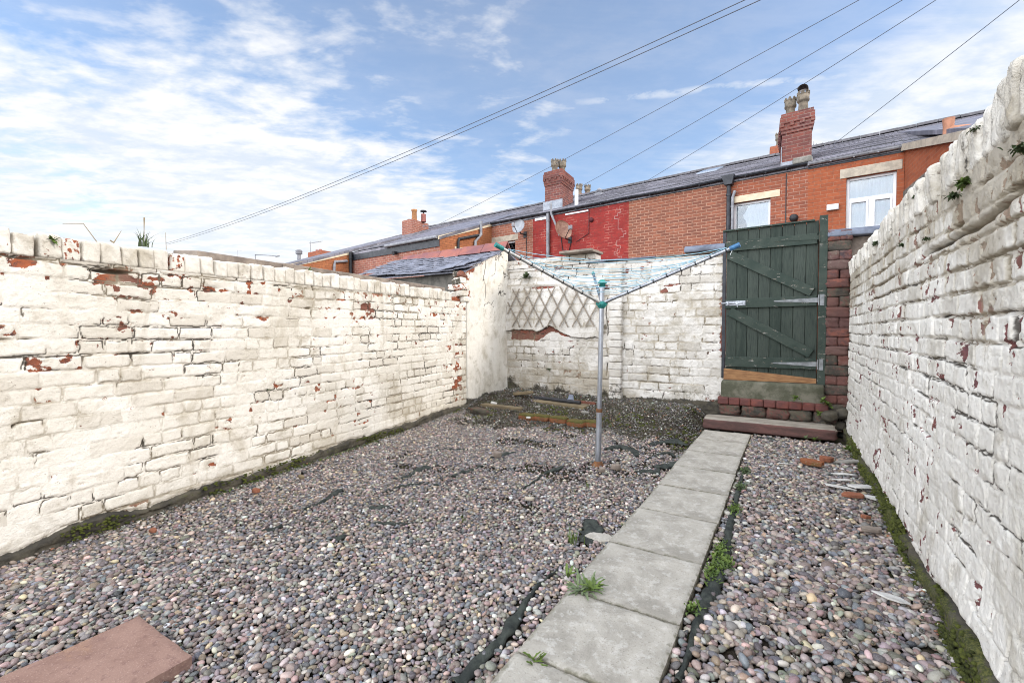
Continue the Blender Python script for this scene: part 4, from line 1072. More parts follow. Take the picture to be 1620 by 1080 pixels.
shard('brick_fragment', 1368, 822, (.035, .018), BRICKBIT, 'rusty brick sliver beside the brown flat stone', 'brick fragment', g, .018)
shard('stone', 786, 724, (.045, .032), STONE_B, 'brown lump of stone beside a black membrane fold', 'stone', g, .04)
shard('stone', 974, 744, (.035, .03), STONE_B, 'brown stone just right of the airer foot', 'stone', g, .035)
shard('stone', 953, 748, (.030, .022), STONE_B, 'dark tan stone in front of the airer foot', 'stone', g, .03)
shard('stone', 838, 793, (.034, .022), LINTEL, 'round cream stone on the open gravel', 'stone', g, .016)
shard('stone', 476, 758, (.035, .02), TANFLAG, 'mossy tan stone on gravel near the cream wall', 'stone', g, .02)
shard('stone', 735, 671, (.055, .014), LINTEL, 'narrow cream stone lying where gravel meets soil', 'stone', g, .01)
# edging of mossy bricks and rubble on the soil
g = 'mossy edging bricks across the soil'
for (x, y, lab) in ((834, 654, 'leftmost mossy edging brick, orange at its end'), (857, 656, 'mossy edging brick, second from the left'), (884, 659, 'green mossy edging brick in the middle of the row'), (912, 664, 'tall mossy edging brick near the airer pole'), (936, 665, 'mossy brick just left of the airer pole')):
    p = G(x, y, .06); z = float(gzf(p.x, p.y))
    L = Lumps(); L.add((0, 0, 0), (.20, .10, .075), rot(random.uniform(-.08, .08), random.uniform(-.05, .05), R(-6) + random.uniform(-.1, .1)), 8, 6, .04, chip=.45, grime=.2, moss=.95, tone=.2)
    o = L.build('edging_brick', MOSSB, loc=(p.x, p.y, z + .018)); tag(o, lab, 'brick', g)
p = G(890, 641, .07)
o = flag('tan_flagstone', -.36, .36, -.14, .14, 0, .05, TANFLAG, seed=951); o.location = (p.x, p.y, float(gzf(p.x, p.y)) + .006); o.rotation_euler = (.03, .01, R(-5)); tag(o, 'tan damp flagstone lying on the soil by the end wall', 'flagstone')
p = G(795, 641, .07)
o = flag('tan_flagstone', -.28, .28, -.06, .06, 0, .04, TANFLAG, seed=958); o.location = (p.x, p.y, float(gzf(p.x, p.y)) + .006); o.rotation_euler = (-.02, .02, R(3)); tag(o, 'half buried tan flagstone in the corner below the outhouse', 'flagstone')
a_ = G(846, 629, .13); c_ = G(918, 637, .13)
b = MB(); b.tube([a_, a_.lerp(c_, .5) + Vector((0, 0, .004)), c_], .024, 10); o = b.build('plastic_pipe', DARKPL); tag(o, 'length of dark pipe lying against the foot of the end wall', 'pipe')
a_ = G(908, 635, .12); c_ = G(942, 639, .12)
b = MB(); d = (c_ - a_); b.box(0, d.length, -.02, .02, -.01, .02, Matrix.Translation(a_) @ Matrix.Rotation(math.atan2(d.y, d.x), 4, 'Z')); o = b.build('rusty_batten', simple('red brown batten', (.20, .075, .05), (.12, .05, .035), 12, .85, .5, 60), None, bevel=.004); tag(o, 'red brown batten lying behind the airer pole at the wall foot', 'batten')
p = G(828, 629, .13)
b = MB(); b.prism([(-.13, -.03), (.10, -.05), (.14, .0), (.05, .05), (-.11, .03)], 'z', 0, .035); o = b.build('rotten_board', ROT, None, bevel=.006, loc=(p.x, p.y, float(gzf(p.x, p.y)) + .03)); o.rotation_euler = (0, R(-7), R(10)); tag(o, 'pale rotten board end lying beside the dark pipe', 'board')
p = G(905, 637, .10)
b = MB(); b.prism([(-.05, 0), (.045, 0), (.03, .10), (-.02, .115)], 'y', 0, .008); o = b.build('slate_offcut', SLATE_BL, None, bevel=.002, loc=(p.x, p.y - .06, float(gzf(p.x, p.y)) + .0)); o.rotation_euler = (R(-38), 0, R(14)); tag(o, 'small blue slate offcut leaning on the dark pipe', 'slate')
p = G(758, 652, .03)
L = Lumps(); L.add((0, 0, 0), (.24, .12, .075), rot(.1, .06, R(-12)), 8, 5, .05, chip=.3, grime=.6, moss=.5); o = L.build('brick', RAW, loc=(p.x, p.y, float(gzf(p.x, p.y)) + .025)); tag(o, 'dirty old brick half sunk in soil below the outhouse wall', 'brick')
p = G(775, 640, .08)
for (x, y, s, lab) in ((781, 640, .035, 'small white stone on soil in the corner'), (836, 663, .03, 'whitish stone in front of the mossy edging bricks'), (926, 655, .05, 'pale grey stone behind the mossy bricks'), (850, 646, .03, 'grey stone on the soil before the pipe')):
    shard('pale_stone', x, y, (s, s * .6), STONE_G if 'grey' in lab else WHITECHIP, lab, 'stone', 'pale stones on the soil', .02)

# ------------------------------------------------------------------ plants
def blade(mb, base, ang, length, lean, width, curl=1.0, n=5):
    d = Vector((math.cos(ang), math.sin(ang), 0)); s = Vector((-d.y, d.x, 0)); vs = []
    for i in range(n + 1):
        t = i / n; out = lean * length * (t ** (1 + curl)); up = length * (t - .35 * lean * t ** 2)
        w = width * (1 - t) ** .7 * (.6 + .4 * math.sin(math.pi * min(1, t + .2)))
        c = Vector(base) + d * out + Vector((0, 0, up)); vs += [c - s * w, c + s * w]
    mb.add(vs, [(2 * i, 2 * i + 1, 2 * i + 3, 2 * i + 2) for i in range(n)], True)
def leafq(mb, c, ang, pitch, length, width, lobes=0):
    d = Vector((math.cos(ang) * math.cos(pitch), math.sin(ang) * math.cos(pitch), math.sin(pitch))); s = d.cross(Vector((0, 0, 1))).normalized(); u = s.cross(d)
    c = Vector(c); n = 6; vs = []
    for i in range(n + 1):
        t = i / n; w = width * math.sin(math.pi * (.08 + .90 * t)) ** .8 * (1 + (.35 if i % 2 else -.35) * lobes)
        p = c + d * length * t - Vector((0, 0, 1)) * length * .25 * t * t
        vs += [p - s * w + u * w * .25, p, p + s * w + u * w * .25]
    fs = []
    for i in range(n): fs += [(3 * i, 3 * i + 1, 3 * i + 4, 3 * i + 3), (3 * i + 1, 3 * i + 2, 3 * i + 5, 3 * i + 4)]
    mb.add(vs, fs, True)
def grass_tuft(loc, n, ln, w, m, label, group=None, name='grass_tuft', spread=.02, lean=.6):
    b = MB()
    for i in range(n):
        blade(b, (random.gauss(0, spread), random.gauss(0, spread), -.008), random.uniform(0, 6.28), ln * random.uniform(.45, 1.1), random.uniform(.1, lean), w * random.uniform(.7, 1.2))
    return tag(b.build(name, m, None, loc=loc), label, 'grass' if 'grass' in name else 'plant', group)
def rosette(loc, n, ln, w, m, label, group=None, name='weed', lobes=.6, pit=(.15, .9), up=None, cat='weed', spread=None):
    b = MB()
    for i in range(n):
        a = random.uniform(0, 6.28); leafq(b, (random.gauss(0, spread[0] if spread else ln * .10), random.gauss(0, spread[1] if spread else ln * .10), random.uniform(0, ln * .15)), a, random.uniform(*pit), ln * random.uniform(.5, 1.1), w * random.uniform(.7, 1.2), lobes)
    return tag(b.build(name, m, None, loc=loc), label, cat, group)
def GP(px, py, dz=.0):
    p = G(px, py, -.02); z = float(gzf(p.x, p.y)); p = G(px, py, z + dz); p.z = z + dz; return p
grass_tuft(GP(906, 856, .01), 34, .085, .0028, LEAF, 'bright green grass tuft on gravel beside the torn membrane flap', 'grass tufts in the gravel')
rosette(GP(922, 936, .012), 44, .105, .0055, leafm('thistle leaf', (.13, .17, .075), (.17, .21, .11)), 'pale leafy thistle sprawling from a joint of the path', None, 'thistle', .9, (.1, .7))
rosette(GP(936, 934, .03), 14, .07, .007, LEAF, 'green weed tucked behind the thistle on the path', None, 'weed', .8)
rosette(GP(845, 1052, .012), 8, .065, .006, LEAF, 'small weed in the nearest joint of the path', None, 'weed', .9, (.3, 1.1))
rosette(GP(898, 912, .012), 7, .06, .006, LEAF, 'sparse weed by the end of the twisted membrane strip', None, 'weed', .6, (.3, 1.2))
for (x, y, lab) in ((738, 824, 'thin grass tuft alone on open gravel before the airer'), (800, 645 + 118, 'thin grass wisp on the gravel by the long membrane fold'), (778, 764, 'yellowish grass wisp left of the airer'), (820, 770, 'grass wisp beside the thin membrane fold'), (928, 770, 'low grass wisp in front of the airer foot'), (560, 872, 'yellowish grass wisp on the near left gravel'), (673, 738, 'grass sprouting on a grey membrane flap'), (846, 710, 'grass wisp at the gravel edge left of the airer'), (1075, 725, 'green sprig at the path edge near the membrane patches'), (655, 803 - 8, 'faint green wisp between membrane flaps'), (910, 778, 'small green sprig on gravel before the airer'), (985, 835 - 2, 'sprig beside the path under the torn flap')):
    grass_tuft(GP(x, y, .008), 9, .055, .0018, LEAF if 'yellow' not in lab else DRY, lab, 'thin grass wisps in the gravel', spread=.012)
# moss and weeds along the membrane at the right of the path
g = 'green weeds along the right edge of the path'
for (x, y, s, lab) in ((1180, 745, .05, 'weed clump at the far right edge of the path'), (1172, 770, .045, 'bright weed on the membrane right of the path'), (1162, 806, .045, 'yellow green weed in the middle of the right path edge'), (1140, 872, .06, 'bright green moss clump on the membrane right of the path'), (1128, 903, .06, 'large moss clump nearest the camera on the right path edge'), (1148, 890, .04, 'moss patch beside the large moss clump'), (1094, 962, .022, 'tiny green sprig low on the right path edge')):
    rosette(GP(x, y, .014), int(150 * s / .05), .024, .0045, LEAF if y > 800 else LEAF2, lab, g, 'moss_weed', .4, (.2, 1.3), spread=(.016, s * .9))
g = 'weeds rooted at the wall foots'
for (x, y, s, n, m, lab) in ((1583, 1066, .10, 9, LEAF, 'broad leaved bright weed at the near foot of the white wall'), (1557, 1040, .035, 4, LEAF, 'single small leaf under the white wall'), (1362, 715, .075, 14, LEAF, 'yellow green weed growing from the far foot of the white wall'), (1342, 712, .06, 26, LEAF, 'leafy weed clump in the corner by the stone step'),
                             (1290, 696, .05, 12, LEAF, 'low weed before the right half of the stone step'), (1276, 694, .05, 10, LEAF2, 'low weed before the middle of the stone step')):
    rosette(GP(x, y, .03), n, s, s * (.22 if n < 10 else .12), m, lab, g, 'weed', .5, (.2, 1.1))
for i, (x, y, z, lab) in enumerate(((1302, 634, .27, 'weeds on the right end of the red brick step'), (1310, 641, .25, 'weeds hanging beside the brick step under the pillar'), (1260, 630, .275, 'small weed on the red brick step'), (1296, 655, .16, 'weed low on the rough bricks under the step'))):
    p = PL(x, y, (0, 5.25 + .04 * (i % 2)), (0, 1)); rosette(p, 22, .065, .009, LEAF, lab, 'weeds on the brick step', 'weed', .4, (-.3, 1.0))
for (x, y, lab) in ((450, 762 + 4, ''),): pass
for i in range(9):                                            # green along the left wall foot
    Yw = 1.55 + i * .16 + random.uniform(-.05, .05); xw = lwx(Yw) + .035
    rosette((xw, Yw, float(gzf(xw, Yw)) + .008), 44, .022, .0045, LEAF, 'low bright moss weed sprouting along the foot of the cream wall', 'moss weeds along the cream wall foot', 'moss_weed', .3, (.1, 1.2), spread=(.012, .045))
# right wall foot: moss cushions on the footing
ms = []; T, F0 = ICO1; fs = []; n = 0
for i in range(6500):
    Yw = random.uniform(1.0, 4.9); zz = random.uniform(-.035, .075) ; xw = .470 - random.uniform(-.004, .016) - .02 * (1 - (zz + .03) / .085)
    if fbm(np.array(Yw * 3.1), np.array(zz * 14), 31, 3) < .445: continue
    s = random.uniform(.003, .0085)
    ms.append(T * np.array([s, s * 1.3, s * .8]) * (1 + .3 * RNG.random((len(T), 1))) + np.array([xw, Yw, zz])); fs.append(F0 + n); n += len(T)
for i in range(1500):
    Yw = random.uniform(.7, 4.9); zz = random.uniform(-.03, .05); xw = lwx(Yw) + .016 + random.uniform(0, .02)
    if fbm(np.array(Yw * 2.7), np.array(zz * 12), 37, 3) < .52: continue
    s = random.uniform(.003, .008)
    ms.append(T * np.array([s, s * 1.3, s * .8]) * (1 + .3 * RNG.random((len(T), 1))) + np.array([xw, Yw, zz])); fs.append(F0 + n); n += len(T)
tag(np_mesh('moss', np.concatenate(ms), [np.concatenate(fs)], MOSS), 'green moss cushions along the foot of both long walls', 'moss', kind='stuff')
ms = []; fs = []; n = 0
for i in range(1500):
    x = random.uniform(-3.2, -.75); y = random.uniform(4.0, 5.4)
    if float(fbm(np.array(x * 2.6), np.array(y * 2.6), 533)) < .535: continue
    s = random.uniform(.006, .02); z = float(gzf(x, y)) - .004
    ms.append(T * np.array([s, s, s * .5]) * (1 + .3 * RNG.random((len(T), 1))) + np.array([x, y, z])); fs.append(F0 + n); n += len(T)
tag(np_mesh('soil_moss', np.concatenate(ms), [np.concatenate(fs)], MOSS), 'green moss patches spread over the dark soil', 'moss', kind='stuff')
# wall plants
def LW(px, py, off=0): return PL(px, py, (LS.x - LN[0] * off, LS.y - LN[1] * off), LN)
p = LW(228, 388, .10)
grass_tuft(p, 30, .115, .0038, LEAF2, 'spiky tuft with straw flower spike on top of the cream wall', None, 'yucca_tuft', .012, 1.1)['category'] = 'plant'
b = MB(); b.tube([p, p + Vector((.004, 0, .09)), p + Vector((-.002, .004, .155))], [.002, .002, .004], 5); tag(b.build('flower_spike', DRY), 'dry flower spike rising from the spiky tuft on the cream wall', 'stem')
p = LW(155, 385, .12); b = MB(); q1 = LW(132, 354, .12); q2 = LW(99, 354, .12); b.tube([p, q1, q2], [.0022, .0018, .001], 5); tag(b.build('bent_stem', DRY), 'long bent dry stem over the near cream wall top', 'stem', 'dry stems on the cream wall')
p = LW(180, 384, .10); b = MB(); b.tube([p, LW(192, 365, .1)], [.003, .001], 5); b.tube([p, LW(174, 380, .1)], [.004, .003], 5); tag(b.build('dry_stem', DRY), 'short forked dry stem left of the spiky tuft', 'stem', 'dry stems on the cream wall')
p = LW(263, 395, .2); b = MB(); b.tube([p, LW(262, 368, .2)], [.002, .001], 5); tag(b.build('dry_stem', DRY), 'thin upright stem right of the spiky tuft', 'stem', 'dry stems on the cream wall')
rosette(LW(84, 381, -.004), 18, .035, .006, LEAF, 'green fern sprig between header bricks at the near end of the cream wall', 'plants on the cream wall', 'fern', .5, (-.6, 1.2), cat='fern')
for (x, y, lab) in ((490, 430, 'grassy clump on the coping of the cream wall'), (505, 436, 'second grassy clump on the cream wall coping'), (530, 442, 'small bright sprig on the cream wall coping'), (612, 455, 'faint sprig farthest along the cream wall coping')):
    rosette(LW(x, y, .12), 24, .05, .005, LEAF, lab, 'plants on the cream wall', 'weed', .4, (.0, 1.3))
def RW(px, py, off=0): return PL(px, py, (.485 + off, 0), (1, 0))
for (x, y, s, lab) in ((1524, 290, .045, 'largest dark fern on the white wall below the jagged bricks'), (1508, 310, .032, 'small fern under the largest fern on the white wall'), (1614, 235, .03, 'green sprig at the photo edge on the white wall'), (1450, 312, .028, 'sprig between jagged bricks above the window'), (1545, 205, .022, 'mossy sprig high on the white wall top'),
                       (1428, 388, .03, 'fern on the white wall near the far bricks'), (1385, 385, .035, 'fern at the far top end of the white wall'), (1465, 378, .02, 'tiny sprig low beside the far fern')):
    rosette(RW(x, y, -.008), 75, s * .6, s * .11, LEAF2 if s < .04 else LEAF, lab, 'ferns on the white wall', 'fern', .7, (-.8, 1.2), cat='fern', spread=(.006, s * .35))
rosette(PL(831, 440, (0, BY - .05), (0, 1)), 34, .12, .012, LEAF2, 'dull green fern growing out of the end wall above the trellis', None, 'fern', .6, (-.2, 1.3), cat='fern')
rosette(PL(868, 584, (0, BY - .02), (0, 1)), 16, .05, .008, LEAF2, 'small green plant in a joint low on the end wall', None, 'fern', .6, (-.4, 1.0), cat='fern')
rosette(LW(425, 617, -.004), 6, .035, .006, LEAF2, 'tiny green sprig half way up the cream wall', 'plants on the cream wall', 'fern', .4, (-.3, .9), cat='fern')

# ================================================================== ROTARY AIRER
ab = G(946, 735, -.02)
az = thing('rotary_airer', 'galvanised rotary clothes airer standing on the gravel with teal hubs and blue lines', 'clothes airer', ab)
lean = Vector((RIGHT.x, RIGHT.y, 0)) * .024
def ax(z): return lean * (z / 1.35) + Vector((0, 0, z))
b = MB(); b.tube([ax(-.12), ax(.41)], .0215, 16); b.build('ground_sleeve', GALV, az)
b = MB(); b.tube([ax(.412), ax(1.372)], .0178, 16); b.build('pole', GALV, az)
b = MB(); b.tube([ax(.398), ax(.424)], .0235, 16); b.build('rust_collar', RUST, az)
b = MB(); b.lathe([(.05, 0), (.04, .012), (.028, .03), (.0255, .035)], 12, (0, 0, -.005)); b.build('rusty_foot', RUST, az)
zh = 1.205
b = MB(); c = ax(zh); b.lathe([(.018, -.034), (.026, -.028), (.036, -.010), (.037, .006), (.028, .016), (.018, .018)], 18, c)
for k in range(6): a = k * math.pi / 3; b.box(-.005, .005, .025, .042, -.009, .009, Matrix.Translation(c) @ Matrix.Rotation(a, 4, 'Z'))
b.build('lower_hub', TEALPL, az)
b = MB(); c = ax(1.366); b.lathe([(.0, .018), (.018, .016), (.026, .005), (.034, -.003), (.035, -.011), (.024, -.016), (.022, -.038), (.0178, -.040)], 18, c)
b.build('top_hub', TEALPL, az)
tips = []
for (px, d) in ((1166, 2.83), (786, 2.83), (938, 4.27)):
    x = (px - 810) / FPX * d; tips.append(RIGHT * x + FWD0 * d - Vector((ab.x, ab.y, 0)) + Vector((0, 0, 1.515 + .02)))
hub = ax(zh) + Vector((0, 0, .002)); top = ax(1.352)
for i, t in enumerate(tips):
    d = (t - hub).normalized(); b = MB(); b.tube([hub + d * .03, t], .0115, 12); arm = b.build('arm', GALV if i != 1 else ALU, az)
    b = MB(); b.tube([t - d * .050, t + d * .010], [.0150, .0158], 12); b.build('end_cap', BLUEPL if i == 0 else TEALPL, arm)
    for k in range(8):
        b = MB(); q = hub + d * (.22 + k * .098); b.tube([q - d * .004, q + d * .004], .0132, 10); b.build('line_clip', DARKPL, arm)
    q = hub + d * .30
    b = MB(); b.tube([top + (q - top).normalized() * .03, q], .006, 8); b.build('stay', ALU, az)
for k in range(8):
    pts = [hub + (t - hub).normalized() * (.22 + k * .098) + Vector((0, 0, .016)) for t in tips]
    b = MB()
    for i in range(3):
        p, q = pts[i], pts[(i + 1) % 3]; sag = .012 + .006 * k * random.uniform(.5, 1.5)
        b.tube([p.lerp(q, s) - Vector((0, 0, sag * 4 * s * (1 - s))) for s in np.linspace(0, 1, 9)], .0019, 6)
    b.build('clothes_line', LINEBL, az)
t = tips[0]; b = MB()
for k in range(1):
    b.tube([t + Vector((-.03 + .008 * k, 0, -.01)), t + Vector((-.035 + .012 * k, .004, -.03 - .012 * k)), t + Vector((-.045 + .012 * k, 0, -.055 - .01 * k))], .0016, 5)
b.build('loose_line_end', UPVC, az)
# ================================================================== TERRACE beyond the alley
HA = R(-7.0); HD = Vector((math.cos(HA), math.sin(HA), 0)); HN = Vector((-HD.y, HD.x, 0))
HP = Vector((-2.91, 12.63, 0))
def HF(px, py, y=0.0):                       # (t, z) on the facade plane, y metres behind it
    p = PL(px, py, HP + HN * y, HN); return (p - HP).dot(HD), p.z
def ht(px, y=0.0): return HF(px, 300, y)[0]
ZE = 4.60
SL = 1.66 / 4.2                              # main roof slope
RY = 4.2                                     # ridge distance behind the facade
def roof_z(y): return ZE + .10 + SL * y
BR_ORANGE = house_brick('smooth orange brick', (.385, .108, .048), (.31, .083, .038), (.36, .16, .095), ms=.006, var=.25)
BR_H2 = house_brick('warm red brick', (.35, .105, .055), (.23, .075, .048), (.42, .235, .17), var=.3)
BR_H3 = house_brick('brown flecked brick', (.32, .115, .068), (.19, .075, .052), (.44, .245, .17), w=.232, ms=.010, var=.25)
BR_RED = house_brick('red painted brick', (.34, .042, .034), (.25, .030, .028), (.27, .040, .034), ms=.008, var=.45, wear=(.50, .20, .155))
BR_H5 = house_brick('dusky red brick', (.38, .14, .085), (.25, .095, .065), (.44, .26, .20), ms=.010, var=.3)
BR_H6 = house_brick('mid red brick', (.37, .14, .095), (.27, .10, .075), (.46, .29, .23), ms=.010, var=.2)
BR_SIDE = house_brick('orange outrigger brick', (.44, .17, .075), (.36, .13, .06), (.28, .11, .05), ms=.006, var=.25)
BR_CH = house_brick('sooty chimney brick', (.26, .085, .065), (.13, .055, .055), (.30, .20, .17), ms=.008, var=.6)
BR_CH2 = house_brick('orange chimney brick', (.42, .13, .07), (.34, .10, .06), (.34, .18, .12), ms=.008, var=.3)
DARKIN = simple('dim room interior', (.10, .10, .11), (.06, .06, .07), 3, .9, 0)

def house(label, t0):
    return thing('terraced_house', label, 'house', HP + HD * t0, HA, 'terraced houses beyond the alley')
def wall_poly(name, m, par, t0, t1, openings=(), z0=0, z1=ZE + .08, y=0, th=.3):
    """front wall with real openings: pieces round each opening"""
    b = MB(); xs = sorted({t0, t1, *[o[0] for o in openings], *[o[1] for o in openings]})
    for a, c in zip(xs[:-1], xs[1:]):
        sp = sorted([(o[2], o[3]) for o in openings if o[0] <= a + 1e-4 and o[1] >= c - 1e-4]); z = z0
        for q in sp + [(z1, z1)]:
            if q[0] - z > .001: b.box(a, c, y, y + th, z, q[0])
            z = q[1]
    return b.build(name, m, par)
def window(par, x0, x1, z0, z1, y=.09, kind='plain', curtain=None, blind=True):
    """white plastic window: frame, panes, blind behind"""
    f = MB(); t = .055
    f.box(x0, x0 + t, y, y + .07, z0, z1); f.box(x1 - t, x1, y, y + .07, z0, z1); f.box(x0 + t, x1 - t, y, y + .07, z1 - t, z1); f.box(x0 + t, x1 - t, y, y + .07, z0, z0 + t)
    if kind == 'transom':
        zm = z0 + (z1 - z0) * .60; xm = (x0 + x1) / 2 + .0
        f.box(x0 + t, x1 - t, y + .002, y + .068, zm - .03, zm + .03); f.box(xm - .035, xm + .035, y + .002, y + .068, z0 + t, zm - .03)
        for a, c in ((x0 + t, xm - .035), (xm + .035, x1 - t)):
            for q in ((a, a + .04, z0 + t, zm - .03), (c - .04, c, z0 + t, zm - .03)): f.box(q[0], q[1], y - .012, y + .05, q[2], q[3])
            f.box(a + .04, c - .04, y - .012, y + .05, zm - .07, zm - .03); f.box(a + .04, c - .04, y - .012, y + .05, z0 + t, z0 + t + .04)
    w = f.build('window', UPVC, par, bevel=.006)
    g = MB(); g.box(x0 + t - .01, x1 - t + .01, y + .03, y + .036, z0 + t - .01, z1 - t + .01); g.build('pane', GLASS, w)
    if blind:
        n = MB(); k = 16; xs = np.linspace(x0 + .02, x1 - .02, k * 3)
        vs = [(x, y + .062 + .010 * math.sin(x * 55), z) for x in xs for z in (z0, z1)]; n.add(vs, [(2 * i, 2 * i + 2, 2 * i + 3, 2 * i + 1) for i in range(len(xs) - 1)], True); n.build('blind', NET, w)
    if curtain:
        for (a, c) in curtain:
            n = MB(); k = 12; rows = []
            for j in range(9):
                s = j / 8; z = z1 - .08 - s * (z1 - z0 - .12); pin = 1 - .45 * math.exp(-((s - .42) / .2) ** 2) - .1 * s
                rows.append([(a + (c - a) * (i / k) * pin, y + .043 + .005 * math.sin(i * 2.2), z) for i in range(k + 1)])
            vs = [p for r_ in rows for p in r_]; n.add(vs, [(j * (k + 1) + i, j * (k + 1) + i + 1, (j + 1) * (k + 1) + i + 1, (j + 1) * (k + 1) + i) for j in range(8) for i in range(k)], True)
            n.build('curtain', CURTAIN, w)
    d = MB(); d.box(x0 - .2, x1 + .2, y + .34, y + .36, z0 - .2, z1 + .2); d.box(x0 - .1, x1 + .1, y + .22, y + .34, z0 - .02, z0 - .004); d.build('dark_room', DARKIN, w)
    return w
def slates(par, t0, t1, y0, y1, zf, name='roof', rows=None, m=SLATE):
    """slate roof from y0 (eave) up to y1 with stepped overlapping courses"""
    b = MB(); n = rows or int((y1 - y0) / .21)
    for r_ in range(n):
        a = y0 + (y1 - y0) * r_ / n; c = y0 + (y1 - y0) * (r_ + 1.35) / n; c = min(c, y1); x = t0
        while x < t1 - .01:
            w = min(random.uniform(.7, 1.6), t1 - x); j = random.uniform(-.004, .006)
            vs = [Vector((x, a, zf(a) + .022 + j)), Vector((x + w - .006, a, zf(a) + .022 + j)), Vector((x + w - .006, c, zf(c) + .004)), Vector((x, c, zf(c) + .004))]
            b.hexa(vs + [v + Vector((0, 0, .012)) for v in vs]); x += w
    vs = [Vector((t0, y0 + .02, zf(y0) - .09)), Vector((t1, y0 + .02, zf(y0) - .09)), Vector((t1, y1, zf(y1) - .09)), Vector((t0, y1, zf(y1) - .09))]
    b.hexa(vs + [v + Vector((0, 0, .088)) for v in vs])
    vs = [Vector((t0, y1 + .002, zf(y1) - .09)), Vector((t1, y1 + .002, zf(y1) - .09)), Vector((t1, y1 + 4.4, zf(y1) - 1.9)), Vector((t0, y1 + 4.4, zf(y1) - 1.9))]
    b.hexa(vs + [v + Vector((0, 0, .09)) for v in vs])
    o = b.build(name, m, par)
    rb = MB(); x = t0
    while x < t1 - .02:
        w = min(.42, t1 - x); pr = [(math.cos(a) * .115, math.sin(a) * .10) for a in np.linspace(0, math.pi, 7)]
        z = zf(y1) + .012 + random.uniform(-.006, .006)
        rb.prism([(y1 + p, z + q) for p, q in pr], 'x', x, x + w - .012); x += w
    rb.build('ridge', RIDGE, o)
    return o
def gutter(par, t0, t1, y=-.07, z=ZE + .10, m=BLACKPL, fascia=True, sag=.0):
    b = MB(); n = 7; N_ = 9
    for i in range(N_ - 1):
        xa = t0 + (t1 - t0) * i / (N_ - 1); xb = t0 + (t1 - t0) * (i + 1) / (N_ - 1); za = z - sag * math.sin(math.pi * i / (N_ - 1)); zb_ = z - sag * math.sin(math.pi * (i + 1) / (N_ - 1))
        A = [(xa, y + .058 * math.cos(a), za + .058 * math.sin(a)) for a in np.linspace(math.pi, 2 * math.pi, n)] + [(xa, y + .050 * math.cos(a), za + .050 * math.sin(a)) for a in np.linspace(2 * math.pi, math.pi, n)]
        B = [(xb, p[1], p[2] - za + zb_) for p in A]; k = len(A)
        b.add(A + B, [(j, (j + 1) % k, k + (j + 1) % k, k + j) for j in range(k)], False)
        if i % 2 == 0: b.box(xa, xa + .03, y - .062, y + .062, za - .066, za - .05)
    o = b.build('gutter', m, par)
    if fascia:
        f = MB(); f.box(t0, t1, -.012, -.002, z - .12, z + .02); f.build('fascia', BLACKPL, par)
    return o
def pot_crown(par, x, y, z, s=1.0, name='chimney_pot', m=POT):
    """castellated pot: round shaft, band, ring of pointed merlons"""
    b = MB(); b.lathe([(.135 * s, 0), (.128 * s, .06 * s), (.112 * s, .26 * s), (.122 * s, .29 * s), (.150 * s, .315 * s), (.156 * s, .36 * s), (.146 * s, .375 * s), (.152 * s, .50 * s), (.118 * s, .50 * s), (.112 * s, .30 * s), (.0, .28 * s)], 16, (x, y, z))
    for k in range(8):
        Mx = Matrix.Translation((x, y, z)) @ Matrix.Rotation(k * math.pi / 4, 4, 'Z')
        b.hexa([Mx @ Vector(p) for p in ((.116 * s, -.046 * s, .495 * s), (.153 * s, -.058 * s, .495 * s), (.153 * s, .058 * s, .495 * s), (.116 * s, .046 * s, .495 * s), (.122 * s, -.014 * s, .585 * s), (.158 * s, -.018 * s, .585 * s), (.158 * s, .018 * s, .585 * s), (.122 * s, .014 * s, .585 * s))])
    return b.build(name, m, par)
def chimney(par, x0, x1, y0, y1, z0, z1, m=BR_CH, corbel=True, name='chimney'):
    b = MB(); h = .078
    zc = z1 - (6 * h if corbel else 0)
    b.box(x0, x1, y0, y1, z0, zc)
    if corbel:
        o = .022; b.box(x0 - o, x1 + o, y0 - o, y1 + o, zc, zc + h)
        o = .036; b.box(x0 - o, x1 + o, y0 - o, y1 + o, zc + h, zc + 2 * h)
        o2 = .056; n = max(3, int((x1 - x0) / .17)); z_ = zc + 2 * h
        b.box(x0 - .03, x1 + .03, y0 - .03, y1 + .03, z_, z_ + h)
        for i in range(n + 1):                                   # dentils
            x = x0 - o2 + (x1 - x0 + 2 * o2 - .09) * i / n
            for y in (y0 - o2, y1 + .03): b.box(x, x + .09, y, y + o2 - .03, z_ + .001, z_ + h - .001)
        n = max(3, int((y1 - y0) / .17))
        for i in range(1, n):
            y = y0 - o2 + (y1 - y0 + 2 * o2 - .09) * i / n
            for x in (x0 - o2, x1 + .03): b.box(x, x + o2 - .03, y, y + .09, z_ + .001, z_ + h - .001)
        o = .050; b.box(x0 - o, x1 + o, y0 - o, y1 + o, z_ + h, z_ + 3 * h)
        o = .028; b.box(x0 - o, x1 + o, y0 - o, y1 + o, z_ + 3 * h, z_ + 4 * h)
    o = b.build(name, m, par, bevel=.004, seg=1)
    for v in o.data.vertices: v.co.x -= .176 * (v.co.y - y0)      # stacks stand square to the alley, the terrace runs askew
    return o
def aerial(par, p, d, ln=.9, n=8, mast=.5, name='tv_aerial'):
    b = MB(); p = Vector(p); b.tube([p, p + Vector((0, 0, mast))], .014, 6); t = p + Vector((0, 0, mast - .03)); d = Vector(d).normalized(); s = d.cross(Vector((0, 0, 1))).normalized()
    b.tube([t - d * .1, t + d * ln], .010, 6)
    for i in range(n): q = t + d * ln * (i + .5) / n; w = .16 - .08 * i / n; b.tube([q - s * w, q + s * w], .005, 4)
    b.tube([t - Vector((0, 0, .12)), t + Vector((0, 0, .12))], .008, 5)
    return b.build(name, GREYPL, par)
